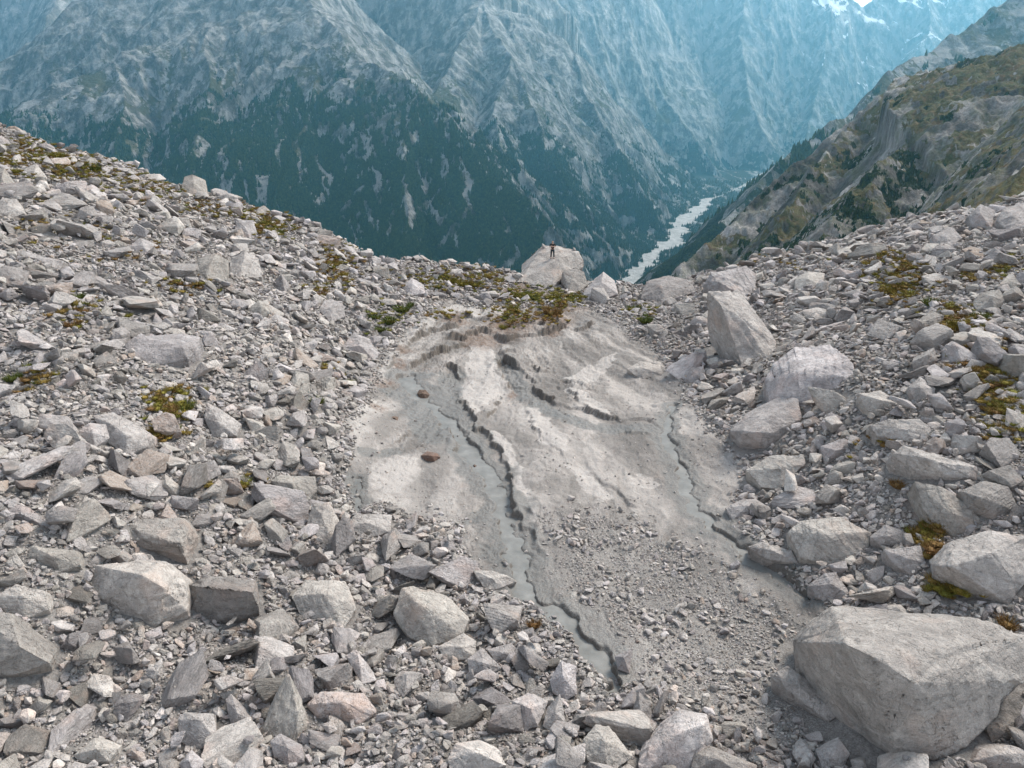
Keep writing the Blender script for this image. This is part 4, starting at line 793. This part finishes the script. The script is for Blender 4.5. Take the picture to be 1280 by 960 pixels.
# one coarse, one medium and several finer generations, each filling the gaps of the last
layer(900, 1.5, 2.4, 64, lambda x, y, D: out_basin(x, y, 1.3) & (y > 16) & (rr.rand(len(x)) < .16), .10)
layer(4500, .9, 1.5, 66, lambda x, y, D: out_basin(x, y, .8) & (rr.rand(len(x)) < .30+.9*coarse(x, y)))
layer(16000, .55, .9, 67.5, lambda x, y, D: out_basin(x, y, .45) & (rr.rand(len(x)) < .40+1.1*coarse(x, y)))
layer(46000, .32, .55, 68, lambda x, y, D: out_basin(x, y, .2) & (rr.rand(len(x)) < .8+.9*coarse(x, y)))
layer(110000, .18, .32, 68, lambda x, y, D: out_basin(x, y, .0), .25)
layer(150000, .12, .21, 62, lambda x, y, D: out_basin(x, y, -.2), .3)
n_main = sum(len(a) for a in RK['x'])
# a looser upper layer lying on the others
grid[:] = False
for x, y, r in occ: stamp(x, y, r)
layer(2300, .42, .95, 67, lambda x, y, D: out_basin(x, y, .8) & (rr.rand(len(x)) < .45), .62, .9, 1.3)
layer(22000, .16, .36, 66, lambda x, y, D: out_basin(x, y, .4) & (rr.rand(len(x)) < .5), 1.0, .9, 1.3)
# gravel washed over the lower fan, and stones stranded on the silt
grid[:] = False
for x, y, r in occ: stamp(x, y, r*1.1)
gvp = lambda x, y: gsample(_grv, x, y)*(gsample(GWET, x, y) < .35)
layer(40000, .10, .34, 28, lambda x, y, D: (sdb(x, y) > -1.5) & (rr.rand(len(x)) < gvp(x, y)*(.38+1.5*pn2(x*.7, y*.7, 520))), .2, .9, 1.)
layer(190000, .035, .10, 27, lambda x, y, D: (sdb(x, y) > -1.8) & (rr.rand(len(x)) < gvp(x, y)*(.66+1.1*pn2(x*.9, y*.9, 521))), .2, .5, .8)
layer(26000, .04, .14, 44, lambda x, y, D: (sdb(x, y) > -.6) & (gsample(GWET, x, y) < .5) & (rr.rand(len(x)) < .16+.9*np.maximum(pn2(x*.35, y*.35, 522)-.1, 0)+.5*np.exp(-np.maximum(sdb(x, y), 0)*1.4)), .15)
layer(60000, .07, .24, 60, lambda x, y, D: (np.abs(sdb(x, y)+.1) < 1.1) & (rr.rand(len(x)) < .55*np.exp(-np.maximum(sdb(x, y), 0)*2.2)), .2, .8, .9)
layer(9000, .05, .16, 50, lambda x, y, D: (gsample(GWET, x, y) > .5) & (rr.rand(len(x)) < .22), .35)
layer(150000, .045, .11, 27, lambda x, y, D: out_basin(x, y, -.2), .3, .6, .8)
RX_ = np.concatenate(RK['x']); RY_ = np.concatenate(RK['y']); RZ_ = np.concatenate(RK['z']); RD_ = np.concatenate(RK['D']); NR = len(RX_)
# shape and pose of each
ax = np.c_[rr.uniform(.85, 1.35, NR), rr.uniform(.55, .95, NR), np.where(rr.rand(NR) < .35, rr.uniform(.22, .4, NR), rr.uniform(.4, .8, NR))]*RD_[:, None]*.5
e = 1e-1; gxn = (gz(RX_+e, RY_)-gz(RX_-e, RY_))/(2*e); gyn = (gz(RX_, RY_+e)-gz(RX_, RY_-e))/(2*e)
tilt = rr.normal(0, .33, (NR, 2)); nn = np.c_[-.8*gxn+tilt[:, 0], -.8*gyn+tilt[:, 1], np.ones(NR)]; nn /= np.linalg.norm(nn, axis=1)[:, None]
az_ = rr.uniform(0, 2*np.pi, NR); tt = np.c_[np.cos(az_), np.sin(az_), np.zeros(NR)]; bb = np.cross(nn, tt); bb /= np.linalg.norm(bb, axis=1)[:, None]; tt = np.cross(bb, nn)
ROT = np.stack([tt, bb, nn], 2)                                        # columns are the axes
TONE = np.clip(.5+.27*rr.normal(size=NR)+.15*pn2(RX_*.2, RY_*.2, 530), 0, 1); TPL = rr.randint(0, 10**6, NR)
_px, _py, _t = proj(np.c_[RX_, RY_, RZ_]); SPX = RD_/_t*FPX
inview = (_px > -90-9000/_t) & (_px < 1370+9000/_t) & (_py < 1180) & (_py > 60)
vis_in = (_px > 6) & (_px < 1274) & (_py > 100) & (_py < 945)
behind = gz(RX_, RY_) < np.interp(RX_, [-40, 0, 45], [6.8, .9, 6]) 
rank = np.argsort(-(SPX*vis_in*(RY_ < 63.5)*(np.arange(NR) < n_main))); N_IND = 298-len(HERO); IND = rank[:N_IND]; ind_mask = np.zeros(NR, bool); ind_mask[IND] = True
big_me = []
for V, F in T_BIG:
    o = mesh_np('boulder', V, F, M_BOULDER); big_me.append(o.data); bpy.data.objects.remove(o)
ind_list = []
for k in IND:
    o = bpy.data.objects.new('boulder', big_me[TPL[k] % len(big_me)]); COL.objects.link(o)
    M4 = Matrix([list(ROT[k][0]), list(ROT[k][1]), list(ROT[k][2])]).to_4x4(); o.rotation_mode = 'QUATERNION'; o.rotation_quaternion = M4.to_quaternion()
    o.scale = ax[k]*1.08; o.location = (RX_[k], RY_[k], RZ_[k]); o['tone'] = float(TONE[k]); ind_list.append((o, k))
_ord = ['nearest', 'second', 'third', 'fourth', 'fifth', 'sixth', 'seventh', 'eighth', 'ninth', 'tenth', 'eleventh', 'twelfth', 'thirteenth', 'fourteenth', 'fifteenth', 'sixteenth']
def relate(items, refs, noun):
    """items: (object, px, py, adjectives); gives each a label by its look and its place beside a named boulder"""
    rel = {}
    for o, px, py, adj in items:
        d = [math.hypot(px-r[1], (py-r[2])*1.15) for r in refs]; r = refs[int(np.argmin(d))]; dx = px-r[1]; dy = py-r[2]
        side = ('right of' if dx > 0 else 'left of') if abs(dx) > abs(dy)*1.1 else ('in front of' if dy > 0 else 'behind')
        rel.setdefault((r[0], side), []).append((min(d), o, adj))
    for (nm, side), L in rel.items():
        L.sort(key=lambda q: q[0])
        for n, (_, o, adj) in enumerate(L):
            o['label'] = (f'{adj} {noun} {side} {nm}' if len(L) == 1 else f'{adj} {noun}, {_ord[min(n, 15)]} {side} {nm}')
refs = [(b[1], b[2], b[3]) for b in BOULD]
items = []
for o, k in ind_list:
    o['category'] = 'boulder'; o['group'] = group_b
    tone = 'whitish' if TONE[k] > .8 else 'pale grey' if TONE[k] > .56 else 'mid-grey' if TONE[k] > .33 else 'dark grey'
    r1 = ax[k][0]/ax[k][1]; r2 = ax[k][2]/ax[k][1]; shp = 'long' if r1 > 1.75 else 'flat' if r2 < .55 else 'blocky' if r2 > .82 else 'angular'
    items.append((o, _px[k], _py[k], f'{shp} {tone}'))
relate(items, refs, 'rock')

def merged(name, idx, templates, mat, smooth=False):
    Vs = []; Fs = []; Ts = []; off = 0; tp = TPL[idx] % len(templates)
    for q, (V, F) in enumerate(templates):
        s = idx[tp == q]
        if not len(s): continue
        W_ = np.einsum('nij,nvj->nvi', ROT[s], V[None]*ax[s][:, None, :])+np.c_[RX_[s], RY_[s], RZ_[s]][:, None, :]
        Vs.append(W_.reshape(-1, 3)); Fs.append((F[None]+(np.arange(len(s))*len(V))[:, None, None]).reshape(-1, 3)+off); off += len(s)*len(V)
        Ts.append(np.repeat(TONE[s], len(V)))
    return np.vstack(Vs), np.vstack(Fs), np.concatenate(Ts)
rest = inview & ~ind_mask; idx = np.arange(NR)
a = merged('', idx[rest & (SPX >= 20)], T_MID, M_ROCK); b = merged('', idx[rest & (SPX < 20) & (SPX >= 6)], T_SMALL, M_ROCK); c = merged('', idx[rest & (SPX < 6)], T_TINY, M_ROCK)
print('ROCKS', NR, 'mid', (rest & (SPX >= 20)).sum(), 'small', (rest & (SPX < 20) & (SPX >= 6)).sum(), 'tiny', (rest & (SPX < 6)).sum(), 'smallest own', SPX[IND].min())
tag(mesh_np('rubble', a[0], a[1], M_ROCK, {'tone': a[2]}, True), kind='stuff')
tag(mesh_np('scree', np.r_[b[0], c[0]], np.r_[b[1], c[1]+len(b[0])], M_ROCK, {'tone': np.r_[b[2], c[2]]}, False), kind='stuff')

# ------------------------------------------------------------------ grass: single tufts, and the thin growth between the stones
def mat_grass(name, cols, attr_type='OBJECT'):
    k = NT(name); tn = k.n('ShaderNodeAttribute', attribute_name='hue', attribute_type=attr_type).outputs['Fac']
    c = k.ramp(tn, [(i/(len(cols)-1), c_) for i, c_ in enumerate(cols)])
    c = k.mix(k.rng(k.noise(k.pos(), 5, 3, .6), .35, .65, 0, .5), c, k.mix(.5, c, (.13, .11, .04)))
    k.set(k.b.inputs['Base Color'], c); k.b.inputs['Roughness'].default_value = .9; k.b.inputs['Specular IOR Level'].default_value = .15
    return k.m
GC = [(.060, .080, .014), (.165, .142, .022), (.150, .078, .030), (.26, .195, .036)]           # green, olive, rust, straw
M_TUFT = mat_grass('tuft_grass', GC); M_SPARSE = mat_grass('sparse_grass', GC, 'GEOMETRY')
def tuft(rs, n, rad, hgt, wid):
    """n bent blades from a low cushion"""
    a = rs.uniform(0, 6.28, n); r = rad*np.sqrt(rs.uniform(0, 1, n))*.75; b = np.c_[np.cos(a)*r, np.sin(a)*r*.8, -.05*np.ones(n)]
    lean = np.c_[np.cos(a), np.sin(a), np.zeros(n)]*(rs.uniform(.1, .75, n)*rad)[:, None]+rs.normal(0, .10*rad, (n, 3)); h = hgt*rs.uniform(.5, 1.15, n)
    s_ = rs.uniform(0, 6.28, n); sd_ = np.c_[np.cos(s_), np.sin(s_), np.zeros(n)]*wid; up = np.zeros((n, 3)); up[:, 2] = h
    p1 = b+lean*.45+up*.62; p2 = b+lean*1.1+up*(1-.35*rs.uniform(0, 1, n))[:, None]
    V = np.stack([b-sd_, b+sd_, p1-sd_*.7, p1+sd_*.7, p2], 1).reshape(-1, 3); i = (np.arange(n)*5)[:, None]
    T = np.vstack([i+[0, 1, 3], i+[0, 3, 2], i+[2, 3, 4]])
    U, F = ico(2); C = U*[rad*.62, rad*.5, hgt*.34]*(1+.5*pn3(U*2.3+rs.uniform(0, 9, 3), 3))[:, None]; C[:, 2] = np.maximum(C[:, 2], -.12)
    return np.vstack([V, C]), np.vstack([T, F+len(V)])
rt_ = np.random.RandomState(5); TT = [tuft(rt_, 230, .5, .42, .016) for _ in range(7)]; tme = []
for V, F in TT: o = mesh_np('grass_tuft', V, F, M_TUFT, None, False); tme.append(o.data); bpy.data.objects.remove(o)
items = []
kinds = ['olive green', 'deep green', 'rust brown', 'straw yellow']; hue = [.33, .0, .66, 1.]
for i, (x, y, z, a, b, sp, c) in enumerate(TUFTS):
    o = bpy.data.objects.new('grass_tuft', tme[i % 7]); COL.objects.link(o); s_ = sp*((np.array([x, y, z])-CAM)@_fw)*rt_.uniform(.95, 1.15)
    o.location = (x, y, float(gz(x, y))+.06); o.rotation_euler = (0, 0, rt_.uniform(0, 6.28)); o.scale = (s_*1.05, s_*.95, s_*rt_.uniform(.75, 1.0)); o['hue'] = float(np.clip(hue[c]+rt_.normal(0, .03), 0, 1))
    o['category'] = 'grass tuft'; o['group'] = 'grass tufts among the rocks'; items.append((o, a, b, kinds[c]))
relate(items, refs, 'grass tuft')
PATCH = [(30, 195, 60, 24, 240, .45), (100, 212, 60, 20, 170, .45), (190, 236, 60, 20, 80, .45), (260, 262, 40, 14, 40, .5), (340, 284, 30, 16, 110, .45), (300, 268, 40, 10, 40, .45), (420, 335, 30, 28, 110, .55), (400, 365, 22, 14, 22, .5), (480, 400, 40, 18, 30, .2), (545, 352, 50, 14, 70, .4),
         (600, 345, 40, 22, 90, .5), (660, 372, 42, 12, 90, .25), (710, 376, 30, 9, 50, .3), (640, 395, 34, 14, 60, .5), (690, 396, 22, 12, 30, .66), (800, 392, 22, 12, 22, .3), (1125, 352, 40, 30, 190, .5), (1095, 322, 30, 10, 30, .7), (1190, 405, 40, 24, 90, .5),
         (1230, 460, 45, 50, 80, .6), (1250, 520, 30, 50, 50, .4), (1262, 340, 24, 12, 16, .5), (1215, 350, 30, 12, 16, .6), (215, 512, 34, 26, 45, .45), (195, 545, 22, 12, 14, .66), (95, 390, 30, 22, 22, .5), (240, 360, 50, 12, 22, .5), (1160, 670, 22, 30, 30, .6),
         (1190, 740, 30, 12, 14, .5), (40, 475, 25, 18, 10, .5), (310, 610, 40, 12, 8, .5), (980, 330, 60, 10, 16, .6), (150, 300, 90, 30, 26, .55), (60, 280, 50, 30, 16, .55), (560, 395, 26, 6, 20, .5), (420, 470, 26, 20, 8, .4), (1090, 560, 40, 20, 6, .6)]
gp = []; gh = []
for px, py, sx, sy, n, h_ in PATCH:
    n = int(n*1.7); a = px+np.clip(rt_.normal(0, .5, n), -1.2, 1.2)*sx; b = py+np.clip(rt_.normal(0, .5, n), -1.2, 1.2)*sy; G = ground_hit(a, b, gz); ok = (G[:, 1] < 68); gp.append(G[ok]); gh.append(np.clip(h_+rt_.normal(0, .18, ok.sum()), 0, 1))
gp = np.vstack(gp); gh = np.concatenate(gh); TS = [tuft(rt_, 64, .5, .40, .020) for _ in range(9)]
Vs = []; Fs = []; Hs = []; off = 0
for i, (p, h_) in enumerate(zip(gp, gh)):
    V, F = TS[i % 9]; s_ = rt_.uniform(.25, .62); a = rt_.uniform(0, 6.28); c_, n_ = math.cos(a), math.sin(a); W_ = V@np.array([[c_, n_, 0], [-n_, c_, 0], [0, 0, 1]])*[s_, s_, s_*.85]+[p[0], p[1], float(gz(p[0], p[1]))+rt_.uniform(.04, .22+.14*(p[1] > 40))]
    Vs.append(W_); Fs.append(F+off); off += len(V); Hs.append(np.full(len(V), h_))
tag(mesh_np('grass', np.vstack(Vs), np.vstack(Fs), M_SPARSE, {'hue': np.concatenate(Hs)}, False), kind='stuff')

# ------------------------------------------------------------------ the person on the lookout boulder
bpy.context.view_layer.update()
look = BOULD[[b[1] for b in BOULD].index('the lookout boulder')][0]
def drop(o, x, y):
    inv = o.matrix_world.inverted(); ok, loc, n, _ = o.ray_cast(inv@Vector((x, y, 60)), Vector((0, 0, -1))); return (o.matrix_world@loc).z if ok else None
def hit_px(o, px, py):
    d = rdir(px, py); inv = o.matrix_world.inverted(); ok, loc, n, _ = o.ray_cast(inv@Vector(CAM), Vector(d/np.linalg.norm(d))); return (o.matrix_world@loc) if ok else None
def skin_mesh(name, verts, edges, radii, sub=1, root=0):
    me = bpy.data.meshes.new(name); me.from_pydata([Vector(v) for v in verts], edges, [])
    o = bpy.data.objects.new(name, me); COL.objects.link(o); m = o.modifiers.new('skin', 'SKIN'); sk = me.skin_vertices[0].data
    for i, r in enumerate(radii): sk[i].radius = (r, r) if not isinstance(r, tuple) else r
    sk[root].use_root = True; m.use_smooth_shade = True
    if sub: s2 = o.modifiers.new('sub', 'SUBSURF'); s2.levels = sub; s2.render_levels = sub
    dg = bpy.context.evaluated_depsgraph_get(); ev = o.evaluated_get(dg); out = bpy.data.meshes.new_from_object(ev); bpy.data.objects.remove(o); return out
def flat_mat(name, col, rough=.9):
    k = NT(name); n = k.noise(k.n('ShaderNodeTexCoord').outputs['Object'], 30, 3); k.set(k.b.inputs['Base Color'], k.mix(k.rng(n, .3, .7, 0, .4), col, tuple(v*.7 for v in col))); k.b.inputs['Roughness'].default_value = rough; return k.m
def mesh_obj(name, me, mat, parent):
    me.materials.clear(); me.materials.append(mat); o = bpy.data.objects.new(name, me); COL.objects.link(o); o.parent = parent; return o
# joints; the person faces the camera (-Y), arms folded on the chest
PELV, CHEST, NECK, HEAD = (0, 0, .93), (0, .01, 1.28), (0, 0, 1.47), (0, -.01, 1.62)
bv = [PELV, (0, 0, 1.10), CHEST, (0, 0, 1.42), NECK, (0, -.012, 1.55), HEAD, (0, -.005, 1.70)]; br_ = [(.15, .10), (.125, .09), (.155, .10), (.10, .075), .052, .066, .088, .060]
be = [(i, i+1) for i in range(7)]
def add(pts, rad, frm):
    global bv, br_, be
    for p, r in zip(pts, rad): bv.append(p); br_.append(r); be.append((frm, len(bv)-1)); frm = len(bv)-1
    return frm
hands = []
for sx in (-1, 1):
    wr = (-sx*.03, -.215, 1.21+.03*sx); e_ = add([(sx*.185, .005, 1.40), (sx*.26, -.03, 1.14), wr, (-sx*.10, -.20, 1.225+.03*sx)], [.052, .040, .027, .030], 3); hands.append((sx, (-sx*.10, -.20, 1.225+.03*sx)))
    add([(sx*.09, 0, .86), (sx*.115, -.02, .50), (sx*.13, .01, .10), (sx*.14, -.10, .045)], [.082, .055, .038, .036], 0)
body_me = skin_mesh('person', bv, be, br_, 2)
bmp = bmesh.new(); bmp.from_mesh(body_me)
for sx, hp in hands:                                                    # four fingers round the upper arm and a thumb
    for f, (dz, ln_) in enumerate([(.030, .075), (.011, .085), (-.008, .078), (-.026, .062)]):
        p0 = Vector(hp)+Vector((0, 0, dz*.9)); p1 = p0+Vector((-sx*ln_*.6, .005, 0)); p2 = p1+Vector((-sx*ln_*.35, .04, -.004)); fm = skin_mesh('f', [p0, p1, p2], [(0, 1), (1, 2)], [.010, .009, .007], 1); bmp.from_mesh(fm)
    fm = skin_mesh('t', [Vector(hp)+Vector((sx*.02, -.01, .02)), Vector(hp)+Vector((-sx*.01, -.02, .065)), Vector(hp)+Vector((-sx*.035, -.012, .085))], [(0, 1), (1, 2)], [.012, .010, .008], 1); bmp.from_mesh(fm)
def blob(c, r, sc=(1, 1, 1)):
    rt = bmesh.ops.create_icosphere(bmp, subdivisions=2, radius=r); bmesh.ops.scale(bmp, vec=sc, verts=rt['verts']); bmesh.ops.translate(bmp, vec=c, verts=rt['verts'])
blob((0, -.098, 1.615), .014, (.8, 1.2, 1.5)); blob((-.088, 0, 1.62), .022, (.4, .8, 1.3)); blob((.088, 0, 1.62), .022, (.4, .8, 1.3)); blob((0, -.085, 1.572), .016, (1.5, .6, .4))
body_me = bpy.data.meshes.new('person'); bmp.to_mesh(body_me); bmp.free()
M_SKIN = flat_mat('skin', (.42, .25, .18), .6); M_SHIRT = flat_mat('black_cotton', (.012, .011, .012)); M_JEANS = flat_mat('dark_denim', (.015, .022, .028)); M_SHOE = flat_mat('brown_leather', (.10, .06, .045)); M_HAIR = flat_mat('dark_hair', (.03, .02, .014))
person = mesh_obj('person', body_me, M_SKIN, None)
sv_ = [(0, 0, .90), (0, 0, 1.10), (0, .01, 1.28), (0, 0, 1.425)]; sr = [(.165, .118), (.145, .108), (.172, .118), (.112, .085)]; se = [(0, 1), (1, 2), (2, 3)]
for sx in (-1, 1):
    i = len(sv_); sv_ += [(sx*.188, .005, 1.395), (sx*.245, -.02, 1.20)]; sr += [.064, .054]; se += [(3, i), (i, i+1)]
mesh_obj('shirt', skin_mesh('shirt', sv_, se, sr, 2), M_SHIRT, person)
tv = [(0, 0, .97), (0, 0, .90)]; tr = [(.165, .118), (.165, .118)]; te = [(0, 1)]
for sx in (-1, 1):
    i = len(tv); tv += [(sx*.09, 0, .80), (sx*.115, -.015, .50), (sx*.13, .01, .12)]; tr += [.10, .072, .060]; te += [(1, i), (i, i+1), (i+1, i+2)]
mesh_obj('trousers', skin_mesh('trousers', tv, te, tr, 2), M_JEANS, person)
for sx in (-1, 1): mesh_obj('shoe', skin_mesh('shoe', [(sx*.13, .03, .05), (sx*.135, -.04, .045), (sx*.145, -.15, .035)], [(0, 1), (1, 2)], [(.05, .045), (.05, .045), (.042, .032)], 2), M_SHOE, person)
mesh_obj('hair', skin_mesh('hair', [(0, .045, 1.60), (0, .03, 1.67), (0, -.02, 1.70)], [(0, 1), (1, 2)], [.078, .085, .066], 2), M_HAIR, person)
for c in person.children:
    for p in c.data.polygons: p.use_smooth = True
for p in body_me.polygons: p.use_smooth = True
tag(person, 'person in black T-shirt and dark trousers with folded arms on the flat-topped boulder', 'person')
h = hit_px(look, 690.5, 323.0); print('PERSON', h)
if h:
    t_p = (np.array(h)-CAM)@_fw; sc = (22.0/FPX*t_p/.985)/1.76; zs = [drop(look, h.x+sx*.13*sc, h.y) or h.z for sx in (-1, 1)]
    person.location = (h.x, h.y, min(zs)-.0); person.scale = (sc*1.12, sc*1.12, sc); print('scale', sc, zs)
for label, a, b, s_ in [('small pale stone perched on the left top corner of the lookout boulder', 679.5, 306.5, .34), ('small pale stone on the right back edge of the lookout boulder', 718, 313.5, .26)]:
    h = hit_px(look, a, b) or hit_px(look, a, b+4)
    if h:
        o = bpy.data.objects.new('stone', big_me[3]); COL.objects.link(o); o.scale = (s_*.5, s_*.5, s_*.75); o.location = (h.x, h.y+.1, (drop(look, h.x, h.y+.1) or h.z)+s_*.5); o['tone'] = .9; tag(o, label, 'stone', 'small stones on the lookout boulder')
